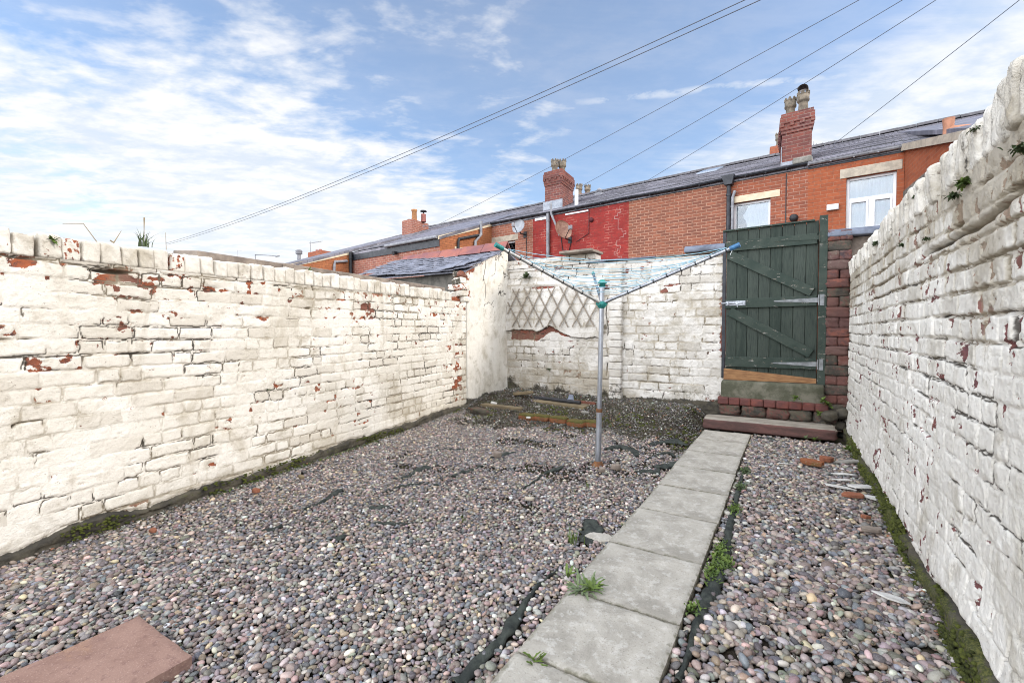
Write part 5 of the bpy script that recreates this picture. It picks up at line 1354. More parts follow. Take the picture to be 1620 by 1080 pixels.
def dish(par, x, z, r, m, yaw, arm_m=GREYPL):
    """oval offset dish on a wall bracket"""
    c = Vector((x, -.38, z)); Mx = Matrix.Translation(c) @ Matrix.Rotation(yaw, 4, 'Z') @ Matrix.Rotation(R(-22), 4, 'X')
    b = MB(); rings = 5; n = 20; vs = []
    for off in (0, .012):
        vs.append(Mx @ Vector((0, .075 + off, 0)))
        for i in range(1, rings + 1):
            f = i / rings
            vs += [Mx @ Vector((r * f * .92 * math.cos(2 * math.pi * k / n), .075 * (1 - f * f) + off, r * f * 1.05 * math.sin(2 * math.pi * k / n))) for k in range(n)]
    S = 1 + rings * n; fs = []
    for o, fl in ((0, 0), (S, 1)):
        for k in range(n):
            q = (o, o + 1 + k, o + 1 + (k + 1) % n); fs.append(q if not fl else q[::-1])
            for i in range(rings - 1):
                q = (o + 1 + i * n + k, o + 1 + (i + 1) * n + k, o + 1 + (i + 1) * n + (k + 1) % n, o + 1 + i * n + (k + 1) % n); fs.append(q if not fl else q[::-1])
    e = 1 + (rings - 1) * n
    fs += [(e + k, e + (k + 1) % n, S + e + (k + 1) % n, S + e + k) for k in range(n)]
    b.add(vs, fs, True); o = b.build('satellite_dish', m, par)
    a = MB(); low = Mx @ Vector((0, .02, -r * .98)); lnb = Mx @ Vector((0, -r * 1.15, -r * .55))
    a.tube([Mx @ Vector((0, .10, -.1)), low, lnb], .012, 6); a.tube([Vector((x, -.002, z - r * .9)), Vector((x, -.25, z - r * .9)), Mx @ Vector((0, .10, -.1))], .02, 8)
    a.box(x - .06, x + .06, -.02, -.001, z - r * .9 - .1, z - r * .9 + .1); a.build('dish_bracket', DARKPL, o)
    l = MB(); l.box(-.04, .04, -.07, .05, -.06, .06, Matrix.Translation(lnb) @ Matrix.Rotation(yaw, 4, 'Z')); l.build('receiver_head', GREYPL, o, bevel=.012)
    return o
def pipe(par, pts, r=.036, m=BLACKPL, name='downpipe', clips=True):
    b = MB(); b.tube(pts, r, 10)
    for p, q in zip(pts[:-1], pts[1:]):
        p, q = Vector(p), Vector(q)
        if clips and abs((q - p).normalized().z) > .9:
            z = max(p.z, q.z) - .25
            while z > min(p.z, q.z): b.tube([(p.x, p.y, z), (p.x, p.y, z + .05)], r * 1.28, 10); z -= 1.1
    return b.build(name, m, par)

T = {k: ht(k) for k in (1430, 1278, 1150, 995, 843, 778)}
# ---- house 1: orange, big white window
t0 = T[1278]; h = house('bright orange brick house with tall three pane window, far right of the terrace', t0)
def L1(px, py, y=0): t, z = HF(px, py, y); return t - t0, z
tE = T[1430] - t0
a = L1(1339, 282); c = L1(1419, 276); zb = L1(1338, 364)[1] - .05
wx0, wx1, wz1 = a[0], c[0], a[1]; wz0 = zb
wall_poly('wall', BR_ORANGE, h, 0, tE, [(wx0, wx1, wz0, wz1)])
window(h, wx0, wx1, wz0, wz1, kind='transom', curtain=None)
li = MB(); zl = wz1; li.box(L1(1329, 270)[0], tE - .03, -.014, .10, zl + .002, zl + .20); li.build('lintel', LINTEL, h, bevel=.006)
si = MB(); si.box(wx0 - .06, wx1 + .06, -.05, .088, wz0 - .09, wz0 - .002); si.build('sill', LINTEL, h, bevel=.006)
v = L1(1308, 334); v2 = L1(1327, 324); bb = MB(); bb.box(v[0], v2[0], -.07, -.002, v[1], v2[1] + .02); bb.build('vent_box', UPVC, h, bevel=.008)
# outrigger on its right, side wall facing the window
oy = -4.0
zr = lambda y: ZE + .10 + .30 * y
b = MB(); b.add([(tE + .002, oy, 0), (tE + .002, .02, 0), (tE + .002, .02, zr(.02) - .02), (tE + .002, oy, zr(oy) - .02), (tE + 3.4, oy, 0), (tE + 3.4, .02, 0), (tE + 3.4, .02, zr(.02) - .02), (tE + 3.4, oy, zr(oy) - .02)],
      [(0, 3, 2, 1), (4, 5, 6, 7), (0, 4, 7, 3), (0, 1, 5, 4), (3, 7, 6, 2), (1, 2, 6, 5)]); b.build('outrigger_wall', BR_ORANGE, h)
b = MB(); zb_ = L1(1430, 303)[1]; b.box(tE - .012, tE, -1.6, -.004, 0, zb_); b.build('render_band', RENDER_G, h)
b = MB(); vs = [Vector((tE - .075, oy - .06, zr(oy) - .11)), Vector((tE - .045, oy - .06, zr(oy) - .11)), Vector((tE - .045, -.06, zr(-.06) - .11)), Vector((tE - .075, -.06, zr(-.06) - .11))]; b.hexa(vs + [q + Vector((0, 0, .135)) for q in vs]); b.build('verge_trim', LINTEL, h)
slates(h, 0, tE, -.05, RY, roof_z); rf2 = slates(h, tE - .04, tE + 3.4, oy - .05, RY, lambda y: zr(y) if y < 0 else zr(0) + (roof_z(RY) - zr(0)) * y / RY, 'outrigger_roof')
gutter(h, .0, tE - .03, z=ZE + .075, m=GREYPL)
for o_ in h.children:                         # the wing leaves the terrace at a slant
    if o_.name.split('.')[0] in ('outrigger_wall', 'render_band', 'verge_trim', 'outrigger_roof'):
        for v_ in o_.data.vertices:
            if v_.co.y < 0: v_.co.x -= .20 * v_.co.y
tv = L1(1500, 222, -1.2); b = MB(); zv = zr(-1.2); xv = tv[0]
b.tube([(xv, -1.2, zv - .02), (xv, -1.2, zv + .18), (xv - .0, -1.2, zv + .30)], [.075, .075, .085], 12); b.tube([(xv + .02, -1.2, zv + .10), (xv + .22, -1.35, zv + .02), (xv + .34, -1.4, zv - .04)], .07, 12); b.build('clay_vent', simple('pale terracotta vent', (.46, .22, .14), (.34, .16, .10), 9, .8, .3, 40), h)
# chimney stack near its eave
cx0 = L1(1237, 240, .25)[0]; cx1 = L1(1284, 240, .25)[0]; zt = L1(1262, 176, .25)[1]
ch = chimney(h, cx0, cx1, .25, 1.45, ZE, zt)
zp = zt - .02
pot_crown(ch, cx0 + .12, .55, zp, .82); pt = pot_crown(ch, cx1 - .20, .45, zp + .03, .82)
b = MB(); b.lathe([(.112, 0), (.112, .04), (.10, .05)], 14, (cx1 - .20, .45, zp + .48)); Mh = Matrix.Translation((cx1 - .20, .45, zp + .51)) @ Matrix.Rotation(R(20), 4, 'Y')
hv = [Mh @ Vector((.115 * math.cos(a), yy, .115 * math.sin(a))) for yy in (-.16, .17) for a in np.linspace(0, math.pi, 9)]; b.add(hv, [(i, i + 1, 10 + i, 9 + i) for i in range(8)], True); b.build('cowl', simple('grey clay cowl', (.22, .20, .19), (.14, .13, .125), 9, .8, .3), pt)
b = MB(); b.box(cx0 - .02, cx1 + .02, .235, .249, ZE + .1, ZE + .30); b.box(cx0 - .016, cx0 - .001, .235, 1.46, ZE + .1, zt - .75); b.build('flashing', LEAD, ch)
b = MB(); b.box(cx0 + .25, cx0 + .62, -.06, .2, ZE + .12, ZE + .26); b.build('mortar_repair', STONE_G, ch, bevel=.03)
c2x0 = L1(1219, 220, 5.6)[0]; c2x1 = L1(1245, 220, 5.6)[0]; z2 = L1(1228, 232, 5.6)[1]
c2 = chimney(h, c2x0, c2x1, 5.5, 6.4, 5.0, z2, BR_CH2, False); pot_crown(c2, c2x0 + .25, 5.75, z2 - .02, .85); pot_crown(c2, c2x0 + .44, 5.75, z2 + .06, .85)
aerial(h, (L1(1287, 237, RY)[0], RY, roof_z(RY) + .02), (1, .05, -.02), 1.3, 9, .12)
# ---- house 2: white square window
t0 = T[1150]; h = house('red brick house with small white window and cream lintel above the green gate', t0); w2 = T[1278] - t0
def L1(px, py, y=0): t, z = HF(px, py, y); return t - t0, z
a = L1(1160, 322); c = L1(1219, 314); zb = L1(1160, 363)[1] - .04
wall_poly('wall', BR_H2, h, 0, w2, [(a[0], c[0], zb, a[1])])
window(h, a[0], c[0], zb, a[1], curtain=[(a[0] + .07, a[0] + .30)])
li = MB(); li.box(L1(1157, 310)[0], L1(1234, 300)[0], -.012, .10, a[1] + .002, a[1] + .16); li.build('lintel', LINTEL2, h, bevel=.006)
slates(h, 0, w2, -.05, RY, roof_z); gutter(h, 0, w2, sag=.01)
b = MB(); x = L1(1243, 300)[0]; b.box(x, x + .018, -.016, -.001, 0, ZE - .05); b.build('wall_cable', DARKPL, h)
p = L1(1256, 345); b = MB(); b.lathe([(.09, 0), (.09, .02), (.075, .10), (.05, .12), (0, .12)], 12); o = b.build('flue_outlet', DARKPL, h); o.location = (p[0], -.002, p[1]); o.rotation_euler = (R(90), 0, 0)
pipe(h, [(.06, -.08, ZE + .10), (.06, -.075, ZE - .1), (.06, -.075, 0)], .05); pipe(h, [(.20, -.07, ZE - .25), (.15, -.07, ZE - .40), (.15, -.07, 0)], .035, GREYPL, 'waste_pipe')
b = MB(); b.prism([(-.10, ZE + .14), (.20, ZE + .14), (.15, ZE - .10), (-.02, ZE - .10)], 'y', -.17, -.01); b.build('hopper', BLACKPL, h, bevel=.01)
# ---- house 3: brown flecked brick, no opening in view
t0 = T[995]; h = house('plain brown brick house front without windows, between red painted and white windowed ones', t0); w3 = T[1150] - t0
def L1(px, py, y=0): t, z = HF(px, py, y); return t - t0, z
wall_poly('wall', BR_H3, h, 0, w3); rf = slates(h, 0, w3, -.05, RY, roof_z); gutter(h, 0, w3, sag=.02)
ysk = RY - .75; x = L1(1108, 280, ysk)[0]; xb = L1(1140, 280, ysk)[0]; b = MB()
vs = [Vector((x, ysk - .45, roof_z(ysk - .45) + .03)), Vector((xb, ysk - .45, roof_z(ysk - .45) + .03)), Vector((xb, ysk + .35, roof_z(ysk + .35) + .03)), Vector((x, ysk + .35, roof_z(ysk + .35) + .03))]; b.hexa(vs + [v + Vector((0, 0, .05)) for v in vs]); b.build('skylight', simple('skylight glass', (.26, .30, .36), (.22, .26, .32), 2, .15, 0, spec=.8), h, bevel=.01)
# ---- house 4: red painted
t0 = T[843]; h = house('red painted brick house with brown satellite dish and grey downpipe', t0); w4 = T[995] - t0
def L1(px, py, y=0): t, z = HF(px, py, y); return t - t0, z
wall_poly('wall', BR_RED, h, 0, w4); slates(h, 0, w4, -.05, RY, roof_z); gutter(h, 0, w4, sag=.015)
x = L1(869, 370)[0]; pipe(h, [(x, -.075, ZE + .05), (x, -.075, 0)], .055, GREYPL)
x2 = L1(874, 345)[0]; x3 = L1(886, 368)[0]; pipe(h, [(x2, -.10, ZE + .35), (x2 + .03, -.13, ZE + .02), (x3, -.10, ZE - .55), (x3 + .03, -.08, ZE - .70)], .035, GREYPL, 'flue_pipe', False)
p = L1(902, 366); dish(h, p[0], p[1], .30, DISH_R, R(62))
b = MB(); b.tube([(x3 + .05, -.02, ZE - .7), (x3 + .10, -.02, ZE - 1.15), (x3 + .35, -.02, ZE - 1.2), (x3 + .4, -.02, ZE - .95)], .012, 6); b.tube([(L1(932, 345)[0], -.015, ZE - .05), (L1(932, 345)[0], -.015, ZE - .75), (L1(926, 345)[0] - .3, -.015, ZE - .95)], .008, 6); b.build('wall_cable', DARKPL, h)
p = L1(936, 348); b = MB(); b.lathe([(.07, 0), (.07, .04), (0, .05)], 10); o = b.build('vent_cap', simple('dark red vent', (.10, .02, .025), (.07, .015, .02), 9, .7, 0), h); o.location = (p[0], -.002, p[1]); o.rotation_euler = (R(90), 0, 0)
# flaked white zigzag joints at the right edge of the paint
b = MB(); z = 2.2; x = w4 - .25
while z < ZE - .2:
    nx = random.choice([x, x - .12, x + .1]); nx = min(max(nx, w4 - .50), w4 - .08)
    b.box(min(x, nx) - .005, max(x, nx) + .005, -.004, -.001, z, z + .010); b.box(nx - .005, nx + .005, -.004, -.001, z + .010, z + .078); x = nx; z += .078
b.build('flaked_joint', simple('bare pink mortar', (.50, .36, .32), (.42, .22, .20), 9, .9, .3), h)
b = MB(); b.box(L1(936, 340)[0] - .9, L1(936, 340)[0] - .1, -.03, -.013, ZE - .09, ZE - .05); b.build('bare_fascia_strip', UPVC, h); b = MB(); b.box(.1, .55, -.03, -.013, ZE - .10, ZE - .02); b.build('bare_fascia_strip', UPVC, h)
cx0 = L1(862, 320, .7)[0]; cx1 = L1(888, 320, .7)[0]; zt = L1(875, 270, .7)[1]
ch = chimney(h, cx0, cx1, .7, 1.75, ZE + .2, zt); pot_crown(ch, cx0 + .20, 1.0, zt - .02, .85); pot_crown(ch, cx0 + .36, 1.22, zt - .02, .88)
b = MB(); b.box(cx0 - .05, cx1 + .05, .665, .699, roof_z(.7) - .05, roof_z(.7) + .30); b.build('flashing', LEAD, ch)
c2x0 = L1(904, 300, 5.4)[0]; c2x1 = L1(928, 300, 5.4)[0]; z2 = L1(912, 308, 5.4)[1]
c2 = chimney(h, c2x0, c2x1, 5.4, 6.5, 5.2, z2, BR_CH2, False); pot_crown(c2, c2x0 + .22, 5.7, z2 - .02, .95); pot_crown(c2, c2x0 + .50, 5.95, z2 - .02, .9)
x = L1(912, 330, .6)[0]; b = MB(); b.tube([(x, .6, roof_z(.6) - .05), (x, .6, roof_z(.6) + .50)], .06, 10); b.build('soil_vent', UPVC, h)
x = L1(948, 312, 3.2)[0]; b = MB(); b.lathe([(.05, 0), (.05, .12), (.10, .14), (.10, .20), (.03, .25)], 10, (x, 3.2, roof_z(3.2))); b.box(x - .14, x + .14, 3.1, 3.3, roof_z(3.2) - .02, roof_z(3.2) + .07); b.build('roof_vent', GREYPL, h)
# ---- house 5: narrow strip with dish + its outrigger (house 6 front)
t0 = T[778]; h = house('dusky brick house with grey dish and stone lintel, sunlit orange outrigger to its left', t0); w5 = T[843] - t0
def L1(px, py, y=0): t, z = HF(px, py, y); return t - t0, z
a = L1(781, 385); c = L1(815, 377); zb = a[1] - 1.1
wall_poly('wall', BR_H5, h, 0, w5, [(a[0], c[0], zb, a[1])]); window(h, a[0], c[0], zb, a[1], blind=False, curtain=[(a[0] + .5, a[0] + .72)])
li = MB(); li.box(a[0] - .12, c[0] + .12, -.012, .10, a[1] + .002, a[1] + .20); li.build('lintel', LINTEL, h, bevel=.006)
p = L1(831, 361); dish(h, p[0], p[1], .24, DISH_G, R(8)); slates(h, 0, w5, -.05, RY, roof_z); gutter(h, 0, w5)
x = L1(833, 380)[0]; b = MB(); b.tube([(x, -.012, ZE - .6), (x, -.012, 0)], .010, 6); b.build('wall_cable', DARKPL, h)
def outrigger(h, L1, pxc, y1, px_end, zin, zout, brick, front_brick, y0=0.0, side_pipe=True):
    """mono pitched rear wing: its lit side wall at local x=xs from y=y0 (inner) to y=y1 (outer)"""
    xs = 0.0 if pxc is None else pxc
    xe = px_end
    zz = lambda y: zout + (zin - zout) * (y - y1) / (y0 - y1)
    b = MB(); b.add([(xe, y1, 0), (xs, y1, 0), (xs, y0, 0), (xe, y0, 0), (xe, y1, zz(y1)), (xs, y1, zz(y1)), (xs, y0, zz(y0)), (xe, y0, zz(y0))], [(0, 4, 7, 3), (4, 5, 6, 7), (2, 6, 5, 1), (3, 7, 6, 2)]); b.build('outrigger_side', brick, h)
    b = MB(); b.box(xe, xs - .003, y1 - .004, y1 + .1, 0, zz(y1) - .02); b.build('outrigger_front', front_brick, h)
    vs = [Vector((xs + .0, y1 - .08, zz(y1) - .10)), Vector((xs + .025, y1 - .08, zz(y1) - .10)), Vector((xs + .025, y0, zz(y0) - .10)), Vector((xs, y0, zz(y0) - .10))]; b = MB(); b.hexa(vs + [v + Vector((0, 0, .11)) for v in vs]); b.build('verge_trim', LINTEL2, h)
    zf = lambda y: zz(y) + .015 if y < y0 else zz(y0) + .015 + (roof_z(RY) - zz(y0) - .015) * (y - y0) / (RY - y0)
    slates(h, xe, xs + .03, y1 - .06, RY, zf, 'outrigger_roof')
    b = MB(); b.box(xe, xs - .004, y1 - .035, y1 - .006, zz(y1) - .30, zz(y1) - .03); b.build('black_fascia', BLACKPL, h)
    return zz
# corner of the wing seen at px 697: slide along the side wall until it appears there
def wing_depth(x_t, px):
    y = 0.0
    while y > -12:
        p = HP + HD * x_t + HN * y; d = (p - CAM).dot(FWD); u = (p - CAM).dot(RIGHT) / d * FPX + 810
        if u <= px: break
        y -= .02
    return y, d
yw, dw = wing_depth(T[778], 697); z_in = ZE + .10
zo = HF(697, 374, yw)[1]; xe = HF(557, 400, yw)[0] - t0
zz = outrigger(h, L1, 0.0, yw, xe, z_in, zo, BR_SIDE, BR_H6)
b = MB(); gutter_o = gutter(h, xe + .02, xe + .02, y=yw - .09, z=zo - .05, m=GREYPL, fascia=False) if False else None
g_ = MB(); xa = HF(613, 392, yw)[0] - t0; g_.tube([(xa, yw - .10, zo - .02), (-.02, yw - .10, zo - .02)], .055, 10); g_.build('gutter', GREYPL, h)
# pipes on the sunlit side wall
def side_pt(px, py, dx=.06):
    n_ = HD; p = PL(px, py, HP + HD * (t0 + dx), n_); return ((p - HP).dot(HD) - t0, (p - HP).dot(HN), p.z)
pipe(h, [side_pt(761, 350), side_pt(761, 371), side_pt(752, 382), side_pt(752, 420)], .050, GREYPL, 'soil_pipe', False)
pipe(h, [side_pt(757, 372), side_pt(726, 378), side_pt(725, 384), side_pt(725, 420)], .045, DARKPL, 'waste_pipe', False)
q = side_pt(737, 393, .012); b = MB(); b.box(.0, .02, q[1] - .5, q[1] + .5, q[2] - .35, q[2]); b.build('render_patch', LINTEL2, h)
p_ = HF(628, 400, yw); b = MB(); b.tube([(p_[0] - t0, yw - .02, p_[1]), (p_[0] - t0, yw - .16, p_[1] - .03)], [.05, .075], 10); b.build('flue_outlet', DARKPL, h)
# chimney on that roof
yc = 1.2; cx0 = L1(636, 360, yc)[0]; cx1 = L1(652, 360, yc)[0]; zt = L1(652, 346, yc)[1]
ch = chimney(h, cx0, cx1, yc, yc + 1.15, ZE - .5, zt, BR_H6, False)
b = MB(); b.lathe([(.13, 0), (.12, .1), (.11, .42), (.14, .46), (.13, .52), (.10, .5)], 12, (cx0 + .45, yc + .35, zt)); b.build('chimney_pot', POT2, ch)
b = MB(); b.lathe([(.12, 0), (.11, .3), (.12, .36), (.09, .34)], 12, (cx0 + .62, yc + .75, zt)); cp2 = b.build('chimney_pot', TERRA, ch); b = MB(); b.lathe([(.16, .48), (.13, .53), (0, .56)], 12, (cx0 + .62, yc + .75, zt)); b.tube([(cx0 + .62, yc + .75, zt + .3), (cx0 + .62, yc + .75, zt + .5)], .03, 6); b.build('cowl', DARKPL, cp2)
b = MB(); b.lathe([(.12, 0), (.10, .10), (0, .11)], 12, (cx0 + .18, yc + .3, zt)); b.build('capped_pot', DARKPL, ch)
aerial(ch, (cx1 + .10, yc + .6, zt - .35), (1, .3, -.05), 1.0, 6, .15)
b = MB(); b.box(cx0 - .04, cx1 + .04, yc - .03, yc - .002, zt - 1.15, zt - .95); b.build('flashing', LEAD, ch)
# ---- house 7: further left, wing comes out further
xo7 = HF(557, 400, yw)[0]; h = house('farthest terraced house at the left with sunlit orange side wall and black downpipes', xo7); t0 = xo7
def L1(px, py, y=0): t, z = HF(px, py, y); return t - t0, z
y7, d7 = wing_depth(xo7, 452); z7o = HF(452, 421, y7)[1]
zz7 = outrigger(h, L1, 0.0, y7, -3.6, zo + .05, z7o, BR_SIDE, BR_H6, y0=yw)
def side_pt(px, py, dx=.06):
    p = PL(px, py, HP + HD * (t0 + dx), HD); return ((p - HP).dot(HD) - t0, (p - HP).dot(HN), p.z)
pipe(h, [(.10, yw - .12, zo + .0), (.10, yw - .12, 0)], .06, DARKPL); 
pipe(h, [(.06, yw - .25, zo - .35), side_pt(530, 414), side_pt(529, 420), side_pt(528, 440)], .05, GREYPL, 'waste_pipe', False)
yc = .6; cx0 = L1(487, 400, yc)[0]; cx1 = L1(508, 400, yc)[0]; zt = L1(495, 398, yc)[1]
ch = chimney(h, cx0, cx1, yc, yc + .7, zt - 1.2, zt, BR_CH2, False); aerial(ch, (cx0 + .1, yc + .1, zt - .2), (1, .1, 0), 1.1, 6, .75)
for k in (.35, .7): b = MB(); b.lathe([(.09, 0), (.08, .16), (0, .16)], 10, (cx0 + k, yc + .35, zt)); b.build('chimney_pot', TERRA, ch)
x = L1(473, 405, -2)[0]; z = L1(473, 400, -2)[1]; b = MB(); b.tube([(x, -2, z - 1.2), (x, -2, z - .05)], .085, 10); b.lathe([(.13, 0), (.15, .04), (.13, .10), (.16, .13), (.10, .2)], 10, (x, -2, z - .06)); b.build('flue_pipe', GREYPL, h)

# ---- far street furniture over the cream wall
p = PL(404, 413, (0, 34), (0, 1)); b = MB(); b.tube([(p.x, p.y, 0), (p.x, p.y, p.z + .4)], [.09, .06], 8); sl_ = thing('street_lamp', 'distant grey street lamp arm showing above the cream wall', 'street lamp', (p.x, p.y, 0))
zt = PL(404, 402, (0, 34), (0, 1)).z
b = MB(); b.tube([(0, 0, -.1), (0, 0, zt)], [.09, .055], 8); b.build('post', GREYPL, sl_)
e = PL(441, 405, (0, 34), (0, 1)); b = MB(); b.tube([(0, 0, zt - .05), (e.x - p.x, e.y - p.y, e.z)], [.055, .045], 8); b.box(e.x - p.x - .7, e.x - p.x + .05, -.12, .12, e.z - .05, e.z + .07); b.build('lamp_arm', GREYPL, sl_)
p = PL(376, 406, (0, 40), (0, 1)); aq = thing('tv_aerial', 'tiny distant television aerial between spiky tuft and street lamp', 'aerial', (p.x, p.y, p.z - 3)); zt = PL(376, 396, (0, 40), (0, 1)).z - p.z + 3
aerial(aq, (0, 0, 0), (1, 0, -.1), 1.3, 6, zt, 'mast_and_boom'); b = MB(); b.box(.0, .8, -.2, .5, 0, 2.9); b.box(-.0, .8, -.2, .5, -4, 0.0); b.build('chimney_stack', BR_CH2, aq)

# ================================================================== overhead cables
PT = CAM + ray(2179, -452) * 5.2
def cable(A, B, sag, r, lab):
    b = MB(); b.tube([A.lerp(B, s) - Vector((0, 0, 4 * sag * s * (1 - s))) for s in np.linspace(0, 1, 40)], r, 5); o = b.build('overhead_cable', CABLE); return tag(o, lab, 'cable', 'overhead cables')
A = CAM + ray(262, 385) * 30
cable(A, PT + Vector((0, 0, .12)), .55, .010, 'upper cable of the close pair that comes from the far left sky')
cable(A + Vector((.25, 0, -.10)), PT + Vector((0, 0, -.02)), .55, .010, 'lower cable of the close pair that comes from the far left sky')
for (px, py, y, sag, lab) in ((690, 357, 2.6, .12, 'cable rising from the roof beside the small left chimney'), (921, 294, 3.4, .10, 'cable rising from the stack behind the crown potted left chimney'), (997, 302, RY, .10, 'cable rising from the ridge between the two tall chimneys'), (1306, 238, RY, .06, 'cable rising from the ridge at the right of the tall right chimney')):
    A = PL(px, py, HP + HN * y, HN); cable(A, PT, sag, .0075, lab)

# ================================================================== sky, sun, camera
SUN_AZ, SUN_EL = R(14), R(27)                 # azimuth measured from +x towards +y
S = Vector((math.cos(SUN_AZ) * math.cos(SUN_EL), math.sin(SUN_AZ) * math.cos(SUN_EL), math.sin(SUN_EL)))
ld = bpy.data.lights.new('sun', 'SUN'); ld.energy = SUN_E; ld.angle = R(SUN_ANG); ld.color = (1.0, .91, .79)
lo = bpy.data.objects.new('sun', ld); COL.objects.link(lo); lo.rotation_euler = (-S).to_track_quat('-Z', 'Y').to_euler()

w = bpy.data.worlds.new('World'); SC.world = w; w.use_nodes = True; nt = w.node_tree; nt.nodes.clear()
class WS(Sh):
    gain = 1
    def __init__(s, t): s.t = t; s._tc = None
W = WS(nt)
tc = W.n('ShaderNodeTexCoord'); D = tc.outputs['Generated']
nz = W.n('ShaderNodeVectorMath', operation='NORMALIZE'); W.l(D, nz.inputs[0]); Dn = nz.outputs[0]
sky = W.n('ShaderNodeTexSky'); sky.sky_type = 'NISHITA'; sky.sun_disc = False; sky.sun_elevation = SUN_EL; sky.sun_rotation = R(90) - SUN_AZ
sky.air_density = 1.0; sky.dust_density = .6; sky.ozone_density = 2.0
def dot(v):
    nd = W.n('ShaderNodeVectorMath', operation='DOT_PRODUCT'); W.l(Dn, nd.inputs[0]); nd.inputs[1].default_value = v; return nd.outputs['Value']
r_, f_, z_ = dot(RIGHT), dot(FWD0), dot((0, 0, 1))
zz_ = W.ma('MAXIMUM', W.ma('ADD', z_, .10), .03)
cb = W.n('ShaderNodeCombineXYZ'); W.l(W.ma('DIVIDE', r_, zz_), cb.inputs[0]); W.l(W.ma('DIVIDE', f_, zz_), cb.inputs[1]); PVEC = cb.outputs[0]
def wn(scale, detail, rough, off=(0, 0, 0), st=(1, 1, 1), rz=0, dist=0):
    mp = W.n('ShaderNodeMapping'); mp.inputs['Location'].default_value = off; mp.inputs['Scale'].default_value = st; mp.inputs['Rotation'].default_value = (0, 0, rz); W.l(PVEC, mp.inputs[0])
    return W.noise(scale, detail, rough, vec=mp.outputs[0], dist=dist)
def lin(a, b, c, k=0):
    return W.ma('ADD', W.ma('ADD', W.ma('MULTIPLY', r_, a), W.ma('MULTIPLY', f_, b)), W.ma('ADD', W.ma('MULTIPLY', z_, c), k))
big = wn(.9, 5, .55, (3.1, 1.7, 0)); mid = wn(2.3, 6, .6, (.4, 5, 0), (1, 1, 1), R(20), .3); rip = wn(4.4, 4, .55, (9, 2, 0), (.75, 1.25, 1), R(-28), .5); fine = wn(12, 4, .6, (2, 2, 0), (.8, 1.2, 1), R(-28))
left = W.mr(lin(-.42, .20, -1.0), -.20, .12)        # cloud bank low on the left
right = W.mr(lin(.62, .08, -1.0), -.20, .20)        # veil on the right
low = W.mr(z_, .40, .06)                            # everything whitens towards the horizon
tex = W.ma('ADD', W.ma('ADD', W.ma('MULTIPLY', mid, .38), W.ma('MULTIPLY', rip, .40)), W.ma('MULTIPLY', fine, .22))
cov = W.ma('ADD', W.ma('ADD', W.ma('MULTIPLY', left, .27), W.ma('MULTIPLY', right, .26)), W.ma('ADD', W.ma('MULTIPLY', low, .22), W.ma('MULTIPLY', W.ma('SUBTRACT', big, .5), .55)))
pat = W.mr(dot((RIGHT * -.30 + FWD0 + Vector((0, 0, .50))).normalized()), .88, .99)
cov = W.ma('ADD', cov, W.ma('MULTIPLY', pat, .20))
dens = W.mr(W.ma('ADD', tex, cov), CL0, CL1)
wisp = wn(1.6, 7, .68, (5, 1, 0), (.35, 1.6, 1), R(-22), .6)
veil = W.ma('MULTIPLY', W.mr(W.ma('ADD', W.ma('MULTIPLY', wisp, .8), W.ma('ADD', W.ma('MULTIPLY', right, .80), W.ma('MULTIPLY', low, .32))), .42, 1.05), .92)
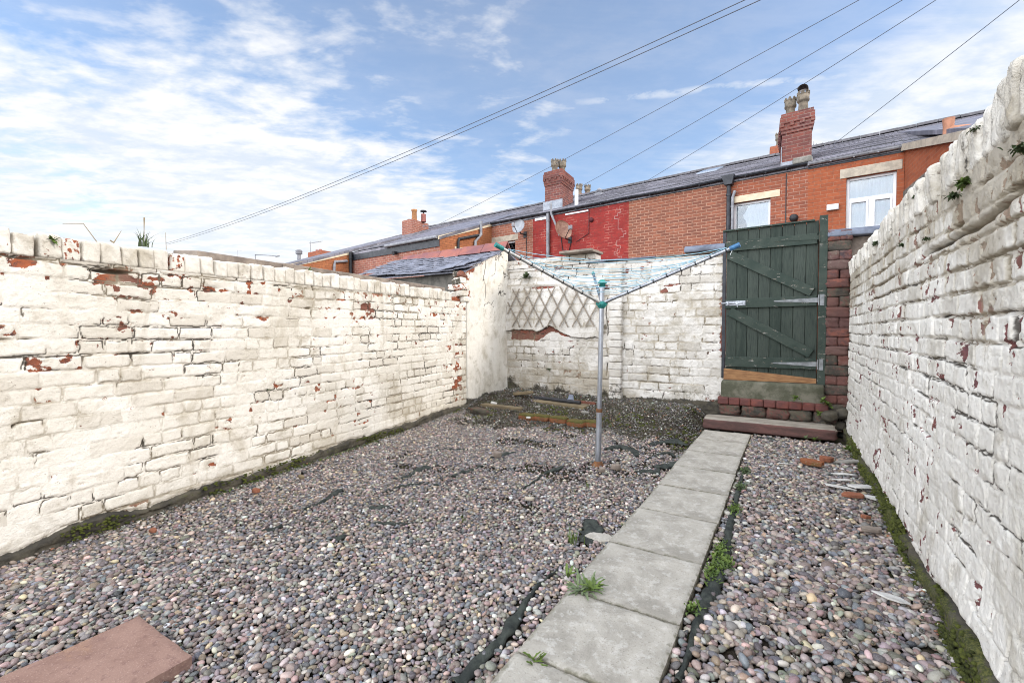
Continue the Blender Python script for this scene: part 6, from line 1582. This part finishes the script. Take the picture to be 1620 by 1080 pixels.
# condensation trail: a thin ragged line in the cloud plane
tr_ = W.ma('ABSOLUTE', W.ma('ADD', lin(.099, .476, -1.0), W.ma('MULTIPLY', W.ma('SUBTRACT', wn(5, 4, .6), .5), .016)))
trail = W.ma('MULTIPLY', W.ma('MULTIPLY', W.mr(tr_, .014, .001), W.mr(r_, .02, .22)), W.mr(wn(9, 4, .65), .30, .6))
k = W.ma('MAXIMUM', W.ma('MAXIMUM', dens, veil), W.ma('MULTIPLY', trail, .6))
k = W.ma('MINIMUM', W.ma('MAXIMUM', k, W.ma('ADD', .08, W.ma('MULTIPLY', wisp, .26))), .97)
shade = W.mr(W.ma('ADD', W.ma('MULTIPLY', rip, .6), W.ma('MULTIPLY', fine, .4)), .38, .62)
ccol = W.mix(shade, tuple(q * CLB for q in (.72, .80, .91)), tuple(q * CLB for q in (1.0, 1.0, 1.0)))
ccol = W.mix(W.ma('MULTIPLY', low, .45), ccol, tuple(q * CLB for q in (.97, .98, 1.0)))
skc = W.mix(1.0, sky.outputs[0], SKYTINT, 'MULTIPLY')
# unseen cloud overhead, behind and opposite the sun, brightened as added fill light
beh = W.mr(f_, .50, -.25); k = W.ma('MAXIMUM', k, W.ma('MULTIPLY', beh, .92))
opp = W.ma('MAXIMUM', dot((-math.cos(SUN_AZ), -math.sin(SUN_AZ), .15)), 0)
gn = W.ma('ADD', W.ma('MULTIPLY', W.ma('MULTIPLY', beh, FILL_GAIN), W.ma('ADD', W.ma('MULTIPLY', opp, OPP), 1)), 1); av = W.n('ShaderNodeCombineXYZ')
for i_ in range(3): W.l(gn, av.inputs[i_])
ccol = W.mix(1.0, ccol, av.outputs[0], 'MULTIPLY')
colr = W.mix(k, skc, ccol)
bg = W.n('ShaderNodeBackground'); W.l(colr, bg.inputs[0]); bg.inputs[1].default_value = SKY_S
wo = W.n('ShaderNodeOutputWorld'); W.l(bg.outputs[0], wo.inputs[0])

cd = bpy.data.cameras.new('camera'); cam = bpy.data.objects.new('camera', cd); COL.objects.link(cam)
cam.location = CAM; cam.rotation_euler = (R(90) - PITCH, 0, YAW); cd.sensor_width = 36; cd.lens = 16.0; cd.clip_start = .05; cd.clip_end = 2000
SC.camera = cam
SC.view_settings.view_transform = 'Standard'; SC.view_settings.look = 'None'; SC.view_settings.exposure = EXPO; SC.view_settings.gamma = 1
SC.render.engine = 'CYCLES'; SC.cycles.max_bounces = 8; SC.cycles.diffuse_bounces = 4; SC.cycles.use_denoising = True; SC.cycles.filter_width = 1.0; SC.cycles.sample_clamp_indirect = 4.0
